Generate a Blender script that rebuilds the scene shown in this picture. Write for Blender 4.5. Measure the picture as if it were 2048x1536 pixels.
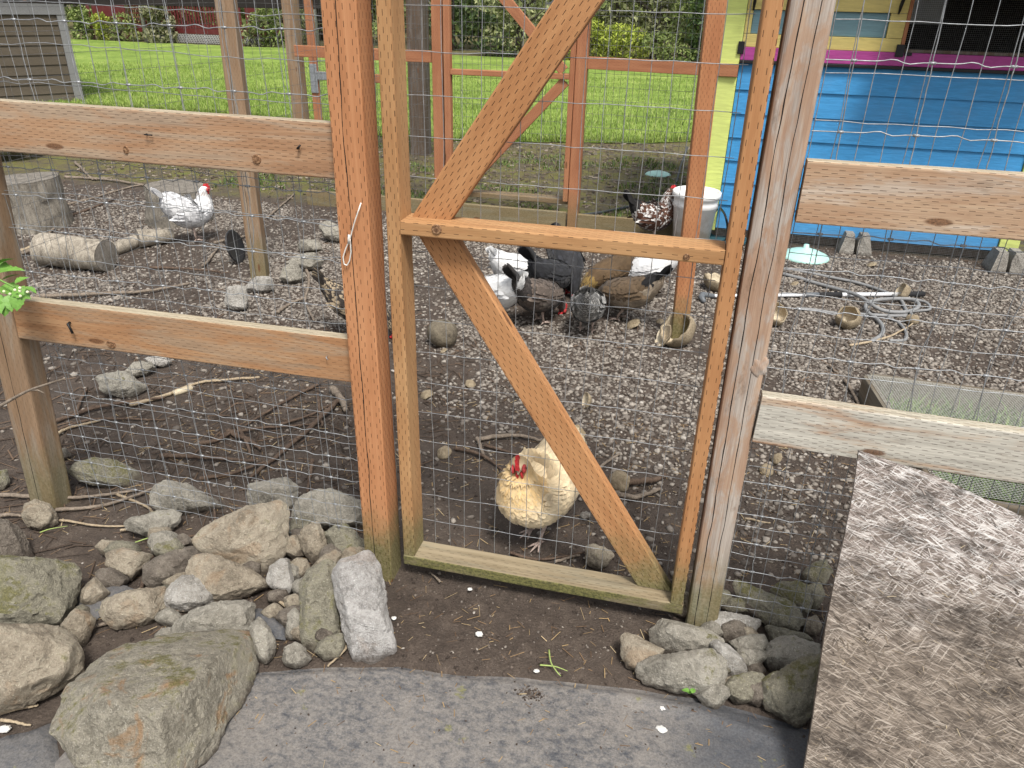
import bpy, bmesh, math, random
import numpy as np
from mathutils import Vector, Matrix

random.seed(7); RNG = np.random.default_rng(11)
R = math.radians
for o in list(bpy.data.objects): bpy.data.objects.remove(o, do_unlink=True)
SC = bpy.context.scene; COL = SC.collection

# ---------------------------------------------------------------- camera
F_PX, PITCH, ROLL, YAW = 1514.22, .4699, .0264, .2238
CAM = np.array([0.0, -1.8276, 1.7176])
_fw = np.array([-math.sin(YAW)*math.cos(PITCH), math.cos(YAW)*math.cos(PITCH), -math.sin(PITCH)])
_r0 = np.array([math.cos(YAW), math.sin(YAW), 0.0]); _u0 = np.cross(_r0, _fw)
_r = math.cos(ROLL)*_r0 + math.sin(ROLL)*_u0; _u = -math.sin(ROLL)*_r0 + math.cos(ROLL)*_u0
cd = bpy.data.cameras.new('camera'); cd.sensor_width = 36; cd.lens = 36*F_PX/2048; cd.clip_start = .02; cd.clip_end = 900
co = bpy.data.objects.new('camera', cd); COL.objects.link(co)
co.matrix_world = Matrix(((_r[0], _u[0], -_fw[0], CAM[0]), (_r[1], _u[1], -_fw[1], CAM[1]), (_r[2], _u[2], -_fw[2], CAM[2]), (0, 0, 0, 1)))
SC.camera = co

# ---------------------------------------------------------------- sky, sun, exposure (bright overcast)
SUN_EL, SUN_AZ = R(60), R(148)            # azimuth clockwise from +Y: behind the camera, to the right
w = bpy.data.worlds.new('World'); SC.world = w; w.use_nodes = True
nt = w.node_tree; bg = nt.nodes['Background']; sky = nt.nodes.new('ShaderNodeTexSky'); sky.sky_type = 'NISHITA'
sky.sun_disc = False; sky.sun_elevation = SUN_EL; sky.sun_rotation = SUN_AZ; sky.air_density = 1.0; sky.dust_density = 3.0; sky.ozone_density = 1.0
hs = nt.nodes.new('ShaderNodeHueSaturation'); hs.inputs['Saturation'].default_value = .28
nt.links.new(sky.outputs[0], hs.inputs['Color']); nt.links.new(hs.outputs[0], bg.inputs['Color']); bg.inputs['Strength'].default_value = .075
sl = bpy.data.lights.new('sun', 'SUN'); sl.energy = 1.5; sl.angle = R(13); sl.color = (1, .955, .9)
so = bpy.data.objects.new('sun', sl); COL.objects.link(so)
_sd = Vector((math.sin(SUN_AZ)*math.cos(SUN_EL), math.cos(SUN_AZ)*math.cos(SUN_EL), math.sin(SUN_EL)))
so.rotation_euler = _sd.to_track_quat('Z', 'Y').to_euler()
vs = SC.view_settings; vs.view_transform = 'Standard'; vs.look = 'None'; vs.exposure = 1.44; vs.gamma = 1; vs.use_curve_mapping = False
SC.cycles.max_bounces = 6; SC.cycles.diffuse_bounces = 3; SC.cycles.transparent_max_bounces = 8

# ---------------------------------------------------------------- pixel of the 2048x1536 photograph -> place in the yard
def ray(px, py): return _fw + _r*(px-1024)/F_PX - _u*(py-768)/F_PX
def G(px, py, z=0.0):
    d = ray(px, py); return CAM + (z-CAM[2])/d[2]*d
def Yp(px, py, y=0.0):
    d = ray(px, py); return CAM + (y-CAM[1])/d[1]*d

# ---------------------------------------------------------------- numpy noise
def _h(i, j, k, s):
    v = np.sin(i*127.1 + j*311.7 + k*74.7 + s*53.3)*43758.5453
    return v-np.floor(v)
def vn(p, s=0):
    p = np.asarray(p, float); f = np.floor(p); t = p-f; t = t*t*(3-2*t); i, j, k = f[..., 0], f[..., 1], f[..., 2]; o = 0
    for a in (0, 1):
        for b in (0, 1):
            for c in (0, 1):
                wgt = (t[..., 0] if a else 1-t[..., 0])*(t[..., 1] if b else 1-t[..., 1])*(t[..., 2] if c else 1-t[..., 2])
                o = o + wgt*_h(i+a, j+b, k+c, s)
    return o
def fbm(p, s=0, n=4, g=.5):
    o = 0; a = 1; tot = 0; p = np.asarray(p, float)
    for q in range(n): o = o + a*vn(p*2**q, s+q*7); tot += a; a *= g
    return o/tot
def n2(x, y, sc, s=0, n=3):
    x = np.asarray(x, float); return fbm(np.stack([x*sc, np.asarray(y, float)*sc, np.full_like(x, .37)], -1), s, n)
def sstep(a, b, x):
    t = np.clip((np.asarray(x, float)-a)/(b-a), 0, 1); return t*t*(3-2*t)

# ---------------------------------------------------------------- node materials
class Mt:
    def __init__(s, name):
        s.m = bpy.data.materials.new(name); s.m.use_nodes = True; s.t = s.m.node_tree
        s.b = s.t.nodes['Principled BSDF']; s.b.inputs['Roughness'].default_value = .8; s.b.inputs['Specular IOR Level'].default_value = .3
    def nd(s, ty, ins=None, **kw):
        n = s.t.nodes.new(ty)
        for k, v in kw.items(): setattr(n, k, v)
        for k, v in (ins or {}).items(): s.put(n.inputs[k], v)
        return n
    def put(s, sock, v):
        if isinstance(v, bpy.types.NodeSocket): s.t.links.new(v, sock)
        elif isinstance(v, (tuple, list)) and sock.type == 'RGBA' and len(v) == 3: sock.default_value = (*v, 1)
        else: sock.default_value = v
    def ma(s, op, a, b=0.0, c=0.0, clamp=False):
        n = s.nd('ShaderNodeMath', {0: a, 1: b, 2: c}, operation=op, use_clamp=clamp); return n.outputs[0]
    def tc(s, o='Object'): return s.nd('ShaderNodeTexCoord').outputs[o]
    def geo(s, o='Position'): return s.nd('ShaderNodeNewGeometry').outputs[o]
    def rnd(s): return s.nd('ShaderNodeObjectInfo').outputs['Random']
    def mp(s, v, sc=(1, 1, 1), lo=(0, 0, 0)): return s.nd('ShaderNodeMapping', {'Vector': v, 'Scale': sc, 'Location': lo}).outputs[0]
    def add(s, v, k):
        return s.nd('ShaderNodeVectorMath', {0: v, 1: k}, operation='ADD').outputs[0]
    def no(s, v, sc, d=3, r=.55, di=0.0): return s.nd('ShaderNodeTexNoise', {'Vector': v, 'Scale': sc, 'Detail': d, 'Roughness': r, 'Distortion': di}).outputs['Fac']
    def vo(s, v, sc, o='Distance', f='F1'): return s.nd('ShaderNodeTexVoronoi', {'Vector': v, 'Scale': sc}, feature=f).outputs[o]
    def st(s, v, a, b): return s.nd('ShaderNodeMapRange', {'Value': v, 'From Min': a, 'From Max': b}, interpolation_type='SMOOTHSTEP').outputs[0]
    def rp(s, f, stops):
        n = s.nd('ShaderNodeValToRGB', {'Fac': f}); e = n.color_ramp.elements
        while len(e) < len(stops): e.new(.5)
        for q, (p, c) in zip(e, stops): q.position = p; q.color = (*c, 1)
        return n.outputs[0]
    def mx(s, f, a, b, bl='MIX'):
        n = s.nd('ShaderNodeMix', data_type='RGBA', blend_type=bl); s.put(n.inputs[0], f); s.put(n.inputs[6], a); s.put(n.inputs[7], b); return n.outputs[2]
    def sep(s, v):
        n = s.nd('ShaderNodeSeparateXYZ', {0: v}); return n.outputs
    def bump(s, h, st=.3, d=.01): s.put(s.b.inputs['Normal'], s.nd('ShaderNodeBump', {'Height': h, 'Strength': st, 'Distance': d}).outputs[0])
    def fin(s, col, rough=None):
        s.put(s.b.inputs['Base Color'], col)
        if rough is not None: s.put(s.b.inputs['Roughness'], rough)
        return s.m

def wood(name, dark, mid, light, inc=1.0, grey=0.0, gcol=(.33, .31, .29), algae=0.0, crack=None, stain=0.0, topc=0.0, grain=1.0, pitch=.0098, front=0.0, gst=.12):
    m = Mt(name); ob = m.tc('Object'); uv = m.tc('UV'); rd = m.ma('MULTIPLY', m.rnd(), 41.0)
    off = m.nd('ShaderNodeCombineXYZ', {0: rd, 1: rd, 2: rd}).outputs[0]
    v = m.add(ob, off)
    rings = m.no(m.mp(v, (1, 1, .045)), 34, 5, .62, 1.1)
    fib = m.no(m.mp(v, (1, 1, .02)), 420, 2, .6)
    blot = m.no(m.mp(v, (1, 1, .35)), 9, 4, .6)
    c = m.rp(m.ma('ADD', m.ma('MULTIPLY', rings, .75), m.ma('MULTIPLY', fib, .25)), [(.34, tuple(.45*x+.55*y for x, y in zip(dark, mid))), (.5, mid), (.66, tuple(.6*x+.4*y for x, y in zip(light, mid)))])
    c = m.mx(m.st(blot, .35, .75), c, m.mx(.5, c, light), 'MIX')
    if grey:
        gm = m.ma('MULTIPLY', m.st(m.no(m.mp(v, (1, 1, gst)), 16, 6, .68, .6), .62-.5*grey, .72-.35*grey), min(1, .35+grey))
        gt = m.rp(m.ma('ADD', m.ma('MULTIPLY', fib, .55), m.ma('MULTIPLY', rings, .45)), [(.3, tuple(x*.55 for x in gcol)), (.5, gcol), (.68, tuple(min(1, x*1.45) for x in gcol))])
        c = m.mx(gm, c, gt)
    if topc:                                   # silvered upper face
        nz = m.sep(m.geo('Normal'))[2]
        c = m.mx(m.ma('MULTIPLY', m.st(nz, .55, .95), topc), c, m.rp(fib, [(.35, (.22, .19, .13)), (.65, (.5, .45, .33))]))
    if algae:
        z = m.sep(m.geo('Position'))[2]
        zz = m.ma('ADD', z, m.ma('MULTIPLY', m.ma('SUBTRACT', m.no(v, 14, 4), .5), .22))
        c = m.mx(m.ma('MULTIPLY', m.st(zz, .34, .08), algae), c, m.rp(m.no(v, 120, 3), [(.35, (.09, .1, .035)), (.65, (.2, .19, .1))]))
    if front:                                  # moss on the side that faces out
        ny = m.sep(m.geo('Normal'))[1]
        c = m.mx(m.ma('MULTIPLY', m.ma('MULTIPLY', m.st(ny, -.3, -.8), m.st(m.no(m.mp(v, (1, 1, .3)), 14, 5, .7), .3, .55)), front), c, m.rp(m.no(v, 150, 3), [(.35, (.05, .055, .014)), (.65, (.17, .165, .05))]))
    if stain:
        c = m.mx(m.ma('MULTIPLY', m.st(m.no(m.mp(v, (1, 1, .4)), 22, 5, .7), .56, .72), stain), c, (.11, .065, .035))
    u = m.sep(uv); uu, vv = u[0], u[1]; h = m.ma('MULTIPLY', fib, .5*grain)
    if inc:
        a = m.ma('DIVIDE', uu, pitch); cl = m.ma('FLOOR', a); fu = m.ma('ABSOLUTE', m.ma('SUBTRACT', m.ma('FRACT', a), .5))
        wn = m.nd('ShaderNodeTexWhiteNoise', {'W': m.ma('ADD', cl, rd)}, noise_dimensions='1D').outputs['Value']
        ph = m.ma('ADD', m.ma('ADD', m.ma('DIVIDE', vv, .037), m.ma('MULTIPLY', cl, .5)), m.ma('MULTIPLY', wn, .14))
        slit = m.ma('MULTIPLY', m.ma('LESS_THAN', fu, .075), m.ma('LESS_THAN', m.ma('FRACT', ph), .37))
        slit = m.ma('MULTIPLY', slit, m.ma('GREATER_THAN', wn, .16))
        c = m.mx(m.ma('MULTIPLY', slit, inc), c, tuple(x*.12 for x in dark)); h = m.ma('SUBTRACT', h, m.ma('MULTIPLY', slit, 1.2))
    if crack is not None:
        for u0, wd, am in crack:
            ln = m.ma('ABSOLUTE', m.ma('SUBTRACT', m.ma('ADD', uu, m.ma('MULTIPLY', m.ma('SUBTRACT', m.no(m.mp(uv, (0, 1, 0)), 2.6, 3), .5), am)), u0))
            k = m.ma('LESS_THAN', ln, m.ma('MULTIPLY', m.no(m.mp(uv, (0, 1, 0)), 9, 2), wd*2))
            c = m.mx(k, c, (.012, .008, .006)); h = m.ma('SUBTRACT', h, m.ma('MULTIPLY', k, 2.0))
    # occasional knots
    kv = m.nd('ShaderNodeTexVoronoi', {'Vector': m.mp(uv, (7.5, 2.1, 1)), 'Scale': 1.0}, voronoi_dimensions='2D', feature='F1')
    kd = kv.outputs['Distance']; kr = m.ma('MULTIPLY', m.ma('GREATER_THAN', m.sep(kv.outputs['Color'])[0], .84), m.st(kd, .075, .045))
    c = m.mx(m.ma('MULTIPLY', kr, .85), c, m.rp(m.no(v, 260, 2), [(.3, (.05, .022, .01)), (.7, (.2, .09, .04))]))
    m.bump(h, .35, .004)
    return m.fin(c, .78)

def plain(name, col, rough=.7, var=.15, sc=18, metal=0.0, bump=.15, spec=.3):
    m = Mt(name); v = m.tc('Object'); n = m.no(v, sc, 5, .6)
    c = m.mx(m.st(n, .3, .75), tuple(x*(1-var) for x in col), tuple(min(1, x*(1+var)) for x in col))
    m.b.inputs['Metallic'].default_value = metal; m.b.inputs['Specular IOR Level'].default_value = spec
    m.bump(m.no(v, sc*6, 3), bump, .004); return m.fin(c, rough)

def rockmat(name, a, b, moss=.0, rust=0.0, speck=.5):
    m = Mt(name); rd = m.ma('MULTIPLY', m.rnd(), 17.0); v = m.add(m.tc('Object'), m.nd('ShaderNodeCombineXYZ', {0: rd, 1: rd, 2: rd}).outputs[0])
    n1 = m.no(v, 7, 6, .65, .4); n2_ = m.no(v, 55, 6, .7); n3 = m.no(v, 230, 3, .7)
    mixv = m.ma('ADD', m.ma('MULTIPLY', n1, .45), m.ma('ADD', m.ma('MULTIPLY', n2_, .35), m.ma('MULTIPLY', n3, .2)))
    c = m.rp(mixv, [(.34, tuple(x*.45 for x in a)), (.45, a), (.54, tuple((x+y)/2 for x, y in zip(a, b))), (.66, b)])
    c = m.mx(m.ma('MULTIPLY', m.st(n3, .6, .74), speck), c, tuple(min(.8, x*1.9) for x in b))
    c = m.mx(m.ma('MULTIPLY', m.st(m.no(v, 31, 4, .7), .58, .7), .55), c, tuple(x*.4 for x in a))
    if rust: c = m.mx(m.ma('MULTIPLY', m.st(m.no(v, 9, 5, .6, 1), .55, .66), rust), c, (.3, .165, .07))
    nz = m.sep(m.geo('Normal'))[2]; pz = m.sep(m.geo('Position'))[2]
    dirt = m.st(m.ma('ADD', pz, m.ma('MULTIPLY', m.ma('SUBTRACT', n2_, .5), .06)), .045, .0)
    c = m.mx(m.ma('MULTIPLY', dirt, .8), c, (.055, .04, .03))
    if moss:
        mk = m.ma('MULTIPLY', m.st(nz, .1, .7), m.st(m.ma('ADD', m.ma('MULTIPLY', n1, .6), m.ma('MULTIPLY', n2_, .4)), .62-.24*moss, .7-.2*moss))
        c = m.mx(m.ma('MULTIPLY', mk, .85), c, m.rp(n3, [(.3, (.05, .055, .012)), (.7, (.19, .17, .05))]))
    m.bump(m.ma('ADD', m.ma('MULTIPLY', n2_, .9), m.ma('MULTIPLY', n3, .4)), 1.0, .016); return m.fin(c, .86)

# ---------------------------------------------------------------- mesh helpers
def mk(name, V, F, mat=None, parent=None, smooth=False, uv=None, col=None, base=None):
    me = bpy.data.meshes.new(name); V = np.asarray(V, np.float32)
    if isinstance(F, np.ndarray):
        n, k = F.shape; me.vertices.add(len(V)); me.vertices.foreach_set('co', V.ravel())
        me.loops.add(n*k); me.loops.foreach_set('vertex_index', F.astype(np.int32).ravel())
        me.polygons.add(n); me.polygons.foreach_set('loop_start', np.arange(0, n*k, k, dtype=np.int32))
        try: me.polygons.foreach_set('loop_total', np.full(n, k, np.int32))
        except Exception: pass
        me.update(calc_edges=True)
    else:
        me.from_pydata(V.tolist(), [], F); me.update()
    if uv is not None:
        ul = me.uv_layers.new(name='UVMap'); ul.data.foreach_set('uv', np.asarray(uv, np.float32).ravel())
    if col is not None:
        ca = me.color_attributes.new('Col', 'FLOAT_COLOR', 'POINT'); cc = np.ones((len(V), 4), np.float32); cc[:, :3] = col; ca.data.foreach_set('color', cc.ravel())
    if smooth: me.polygons.foreach_set('use_smooth', np.ones(len(me.polygons), bool))
    me.validate()
    if mat: me.materials.append(mat)
    o = bpy.data.objects.new(name, me); COL.objects.link(o)
    if parent is not None: par(o, parent)
    return o
def par(o, p):                                    # keep world coordinates
    o.parent = p; o.matrix_parent_inverse = wm(p).inverted()
def wm(o):
    m = o.matrix_basis.copy()
    return wm(o.parent) @ o.matrix_parent_inverse @ m if o.parent else m
def tag(o, label=None, cat=None, group=None, kind=None):
    for k, v in (('label', label), ('category', cat), ('group', group), ('kind', kind)):
        if v: o[k] = v
    return o
def thing(name, label, cat, loc=(0, 0, 0), rz=0.0, group=None):
    o = bpy.data.objects.new(name, None); COL.objects.link(o); o.empty_display_size = .1
    o.location = tuple(float(x) for x in loc); o.rotation_euler = (0, 0, rz); return tag(o, label, cat, group)
def stuff(o, label=None, cat=None):
    return tag(o, label, cat, kind='stuff')

class MB:
    def __init__(s): s.v = []; s.f = []
    def q(s, vs, fs):
        b = len(s.v); s.v += [tuple(float(c) for c in p) for p in vs]; s.f += [tuple(b+i for i in f) for f in fs]; return s
    def box(s, lo, hi, bev=0.0):
        x0, y0, z0 = lo; x1, y1, z1 = hi
        if not bev:
            return s.q([(x0, y0, z0), (x1, y0, z0), (x1, y1, z0), (x0, y1, z0), (x0, y0, z1), (x1, y0, z1), (x1, y1, z1), (x0, y1, z1)],
                       [(0, 3, 2, 1), (4, 5, 6, 7), (0, 1, 5, 4), (1, 2, 6, 5), (2, 3, 7, 6), (3, 0, 4, 7)])
        bm = bmesh.new(); bmesh.ops.create_cube(bm, size=1, matrix=Matrix.Translation(((x0+x1)/2, (y0+y1)/2, (z0+z1)/2)) @ Matrix.Diagonal((x1-x0, y1-y0, z1-z0, 1)))
        bmesh.ops.bevel(bm, geom=bm.edges[:], offset=bev, segments=2, profile=.5, affect='EDGES')
        s.bm(bm); return s
    def bm(s, bm):
        bm.verts.ensure_lookup_table(); b = len(s.v); s.v += [tuple(v.co) for v in bm.verts]; s.f += [tuple(b+v.index for v in f.verts) for f in bm.faces]; bm.free(); return s
    def tube(s, pts, rad, n=8, caps=True):
        P = np.asarray(pts, float); m = len(P); rad = np.broadcast_to(np.asarray(rad, float), (m,)); T = np.gradient(P, axis=0); T /= np.linalg.norm(T, axis=1)[:, None]+1e-9
        a = np.array([0, 0, 1.0]) if abs(T[0][2]) < .9 else np.array([1.0, 0, 0]); U = np.cross(T[0], a); U /= np.linalg.norm(U); vs = []
        for i in range(m):
            U = U-T[i]*(U@T[i]); U /= np.linalg.norm(U)+1e-9; W = np.cross(T[i], U)
            for k in range(n):
                t = 2*math.pi*k/n; vs.append(P[i]+rad[i]*(math.cos(t)*U+math.sin(t)*W))
        fs = [(i*n+k, i*n+(k+1) % n, (i+1)*n+(k+1) % n, (i+1)*n+k) for i in range(m-1) for k in range(n)]
        if caps: fs += [tuple(range(n-1, -1, -1)), tuple((m-1)*n+k for k in range(n))]
        return s.q(vs, fs)
    def lathe(s, prof, c=(0, 0, 0), n=24, axis=None):
        vs = []; m = len(prof)
        for r_, z_ in prof:
            for k in range(n):
                t = 2*math.pi*k/n; vs.append((c[0]+r_*math.cos(t), c[1]+r_*math.sin(t), c[2]+z_))
        fs = [(i*n+k, i*n+(k+1) % n, (i+1)*n+(k+1) % n, (i+1)*n+k) for i in range(m-1) for k in range(n)]
        return s.q(vs, fs)
    def xf(s, M):
        s.v = [tuple(M @ Vector(p)) for p in s.v]; return s
    def mesh(s, name, mat, parent=None, smooth=False): return mk(name, s.v, s.f, mat, parent, smooth)

def frame(p0, p1, side):
    """matrix with local z from p0 to p1 and local x as near as possible to side"""
    p0 = Vector(p0); z = Vector(p1)-p0; L = z.length; z.normalize(); x = Vector(side); x = (x-z*x.dot(z)).normalized(); y = z.cross(x)
    return Matrix(((x.x, y.x, z.x, p0.x), (x.y, y.y, z.y, p0.y), (x.z, y.z, z.z, p0.z), (0, 0, 0, 1))), L
def lumber(name, p0, p1, side, w, t, mat, parent=None, cut0=0.0, cut1=0.0, ch=.004, bow=.0015, wane=0):
    """sawn timber: eased edges, slightly bowed; w runs along `side`, t across; p0/p1 = centre line ends"""
    M, L = frame(p0, p1, side); n = max(2, int(L/.12)+1); hx, hy = w/2, t/2
    sec = []
    for sx, sy, a0 in ((1, 1, 0), (-1, 1, 90), (-1, -1, 180), (1, -1, 270)):
        for a in (0, 45, 90):
            sec.append((sx*(hx-ch)+ch*math.cos(R(a0+a)), sy*(hy-ch)+ch*math.sin(R(a0+a))))
    k = len(sec); per = [0]
    for i in range(k): per.append(per[-1]+math.dist(sec[i], sec[(i+1) % k]))
    ph = random.random()*6; V = []
    for i in range(n):
        z = L*i/(n-1); bx = bow*math.sin(ph+2.2*z); by = bow*math.cos(ph*1.7+1.9*z)
        for (x, y) in sec:
            zz = z + (cut0*x if i == 0 else 0) + (cut1*x if i == n-1 else 0)
            jx = (random.random()-.5)*.0012; V.append((x+bx+jx, y+by+jx, zz))
    Fc, UV = [], []
    for i in range(n-1):
        for j in range(k):
            a, b = i*k+j, i*k+(j+1) % k; Fc.append((a, b, b+k, a+k)); z0, z1 = L*i/(n-1), L*(i+1)/(n-1)
            UV += [(per[j], z0), (per[j+1], z0), (per[j+1], z1), (per[j], z1)]
    Fc.append(tuple(range(k-1, -1, -1))); UV += [(.005, .03)]*k
    Fc.append(tuple((n-1)*k+j for j in range(k))); UV += [(.005, .03)]*k
    o = mk(name, V, Fc, mat, None, False, UV); o.matrix_basis = M
    for p in o.data.polygons: p.use_smooth = False
    if parent is not None: par(o, parent)
    return o

def wires(name, lines, rad, mat, parent=None):
    V, Fq, b = [], [], 0
    for P in lines:
        P = np.asarray(P, float); m = len(P); T = P[-1]-P[0]; T = T/np.linalg.norm(T)
        a = np.array([0, 0, 1.0]) if abs(T[2]) < .8 else np.array([0, 1.0, 0]); U = np.cross(T, a); U /= np.linalg.norm(U); W = np.cross(T, U)
        ring = np.stack([U, W, -U, -W])*rad
        V.append((P[:, None, :]+ring[None]).reshape(-1, 3)); i = np.arange(m-1)[:, None]*4; j = np.arange(4)[None]
        q = np.stack([i+j, i+(j+1) % 4, i+4+(j+1) % 4, i+4+j], -1).reshape(-1, 4); Fq.append(q+b); b += m*4
    o = mk(name, np.concatenate(V), np.concatenate(Fq), mat, parent, True)
    o['kind'] = 'stuff'; return o

# ================================================================ materials
W_POST = wood('cedar_stained_post', (.27, .115, .047), (.42, .188, .083), (.54, .27, .13), .95, algae=.9, crack=[(.212, .0012, .02)])
W_GATE = wood('honey_gate_lumber', (.25, .12, .046), (.37, .195, .083), (.48, .295, .14), .9, algae=.85)
W_GATER = wood('orange_gate_lumber', (.25, .105, .04), (.38, .18, .073), (.49, .265, .12), .95, algae=.9)
W_MOSSY = wood('algae_covered_lumber', (.1, .075, .045), (.21, .165, .1), (.35, .29, .19), .6, grey=.3, gcol=(.2, .175, .12), front=.85)
W_RAIL = wood('faded_rail_lumber', (.2, .105, .055), (.33, .185, .1), (.46, .3, .18), .8, grey=.42, gcol=(.34, .265, .19), topc=.75, pitch=.0075)
W_RAILB = wood('brown_rail_lumber', (.2, .095, .04), (.33, .17, .08), (.45, .28, .15), .5, grey=.3, gcol=(.29, .22, .15), topc=.85)
W_GREYP = wood('silvered_post', (.19, .105, .065), (.33, .21, .14), (.48, .36, .26), 0, grey=.34, gcol=(.37, .345, .31), stain=.5, gst=.3, algae=.75, crack=[(.2, .0013, .02), (.235, .001, .02), (.03, .0011, .02), (.07, .0009, .03)])
W_GREYR = wood('sun_bleached_rail', (.22, .11, .06), (.36, .22, .13), (.5, .38, .26), .85, grey=.3, gcol=(.47, .41, .34), topc=.8, stain=.35, pitch=.0075)
W_GREYR2 = wood('flaking_white_rail', (.24, .12, .065), (.38, .24, .15), (.52, .43, .31), .95, grey=.6, gcol=(.45, .43, .37), topc=.6, stain=.3, pitch=.007)
W_OLDP = wood('weathered_brown_post', (.13, .08, .045), (.22, .14, .08), (.32, .22, .14), .35, grey=.3, gcol=(.26, .22, .17), algae=.5, crack=[(.24, .0012, .02)])
W_RED = wood('red_brown_run_lumber', (.2, .075, .035), (.31, .125, .06), (.42, .2, .1), .45, algae=.5)
W_REDP = wood('incised_run_post', (.26, .1, .04), (.36, .15, .065), (.46, .22, .1), .9, algae=.9)
W_DARK = wood('dark_timber', (.05, .035, .025), (.085, .06, .042), (.14, .1, .07), 0, grey=.35, gcol=(.15, .135, .12))
W_FRAME = wood('grazing_frame_lumber', (.06, .046, .03), (.12, .095, .065), (.2, .165, .12), 0, grey=.3, gcol=(.19, .175, .14))
ZINC = plain('galvanised_wire', (.34, .352, .36), .5, .25, 60, .55, 0)
ZINCD = plain('old_dull_wire', (.17, .17, .165), .55, .35, 60, .6, 0)
RUSTW = plain('rusty_thin_wire', (.2, .12, .07), .7, .3, 60, .4, 0)
STEEL = plain('galvanised_hinge_steel', (.36, .38, .4), .5, .2, 60, .7, .1)
BLACKM = plain('black_metal', (.012, .012, .013), .45, .2, 40, .0, .1)

# ================================================================ ground
FAB_EDGE = [G(*p)[:2] for p in ((330, 1400), (440, 1345), (520, 1340), (660, 1332), (800, 1325), (950, 1345), (1100, 1355), (1200, 1366), (1300, 1380), (1400, 1395), (1500, 1420), (1600, 1450), (1700, 1475))]
FAB_EDGE = np.array(sorted([tuple(p) for p in FAB_EDGE]))
def fab_y(x): return np.interp(x, FAB_EDGE[:, 0], FAB_EDGE[:, 1])
def ground_h(x, y):
    x = np.asarray(x, float); y = np.asarray(y, float)
    h = .05*(n2(x, y, .55, 3, 2)-.5)*sstep(.6, 2.5, y) + .022*(n2(x, y, 3.1, 5, 3)-.5) + .013*(n2(x, y, 14, 9, 3)-.5)
    near = sstep(-.02, .05, fab_y(x)-y)*sstep(-1.5, -.9, x)*sstep(1.5, .9, x)
    h = h*(1-near) - .03*near
    h = h - .02*np.exp(-((x+1.35)/.55)**2-((y+.05)/.3)**2) - .02*np.exp(-((x-.35)/.2)**2-((y+.05)/.2)**2)
    h = h - .015*np.exp(-((x+.3)/.4)**2-((y+.05)/.18)**2)
    return h*sstep(40, 12, np.abs(y))*sstep(40, 12, np.abs(x))
def axis_pts(segs):
    o = []
    for a, b, st in segs: o += list(np.arange(a, b, st))
    return np.array(o+[segs[-1][1]])
gx = axis_pts([(-120, -30, 15), (-30, -8, 2), (-8, -3.2, .12), (-3.2, -2.2, .04), (-2.2, .9, .0125), (.9, 3.2, .05), (3.2, 10, .6), (10, 120, 15)])
gy = axis_pts([(-12, -1.2, 1.2), (-1.2, -.95, .05), (-.95, 1.1, .0125), (1.1, 2.4, .03), (2.4, 5, .07), (5, 10, .3), (10, 30, 2), (30, 400, 30)])
GX, GY = np.meshgrid(gx, gy); GZ = ground_h(GX, GY); NX, NY = len(gx), len(gy)
idx = np.arange(NX*NY).reshape(NY, NX)
GF = np.stack([idx[:-1, :-1], idx[:-1, 1:], idx[1:, 1:], idx[1:, :-1]], -1).reshape(-1, 4)
def soil_mat():
    m = Mt('damp_soil'); p = m.geo('Position'); xyz = m.sep(p)
    n1 = m.no(p, 1.3, 4, .6); n2_ = m.no(p, 17, 6, .7); n3 = m.no(p, 140, 4, .7)
    c = m.rp(m.ma('ADD', m.ma('MULTIPLY', n2_, .55), m.ma('MULTIPLY', n3, .45)), [(.3, (.026, .0195, .015)), (.5, (.066, .05, .039)), (.68, (.13, .102, .08))])
    c = m.mx(m.ma('MULTIPLY', m.st(n1, .42, .66), .55), c, m.mx(.5, c, (.1, .08, .064)))
    c = m.mx(m.ma('MULTIPLY', m.st(m.vo(p, 150), .16, .05), m.st(m.no(p, 8, 2), .5, .62)), c, (.3, .27, .23))
    # moss and leaf mould past the run
    far = m.st(m.ma('ADD', xyz[1], m.ma('MULTIPLY', m.ma('SUBTRACT', n1, .5), .8)), 4.4, 4.9)
    mo = m.rp(m.ma('ADD', m.ma('MULTIPLY', m.no(p, 4.5, 5, .7), .7), m.ma('MULTIPLY', n3, .3)), [(.36, (.055, .045, .03)), (.46, (.1, .085, .05)), (.53, (.13, .115, .035)), (.64, (.12, .145, .03))])
    c = m.mx(m.ma('MULTIPLY', far, .9), c, mo)
    m.bump(m.ma('ADD', m.ma('MULTIPLY', n2_, 1.0), m.ma('MULTIPLY', n3, .6)), .8, .016)
    return m.fin(c, m.rp(n2_, [(.35, (.72,)*3), (.7, (.95,)*3)]))
gr = mk('ground', np.stack([GX, GY, GZ], -1).reshape(-1, 3), GF, soil_mat(), None, True); tag(gr, kind='structure')

# lawn beyond the run
le = np.array(sorted([tuple(G(*p)[:2]) for p in ((180, 215), (500, 235), (820, 283), (1000, 285), (1200, 288), (1370, 286))] + [(-14, 6.5), (-25, 6.2), (3, 10.6), (12, 11)]))
def lawn_y(x): return np.interp(x, le[:, 0], le[:, 1]) + .25*(n2(x, np.zeros_like(x), 1.7, 4, 3)-.5)
lx = np.linspace(-32, 12, 150); ls = np.linspace(0, 1, 60)**1.3
LY = lawn_y(lx)[None]*(1-ls[:, None])+24.2*ls[:, None]; LX = np.broadcast_to(lx, LY.shape)
LZ = ground_h(LX, LY)+.012+.02*np.minimum(1, ls*30)[:, None]+.05*(n2(LX, LY, .35, 8, 2)-.5)*np.minimum(1, ls*6)[:, None]
li = np.arange(LX.size).reshape(LX.shape); LF = np.stack([li[:-1, :-1], li[:-1, 1:], li[1:, 1:], li[1:, :-1]], -1).reshape(-1, 4)
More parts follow.
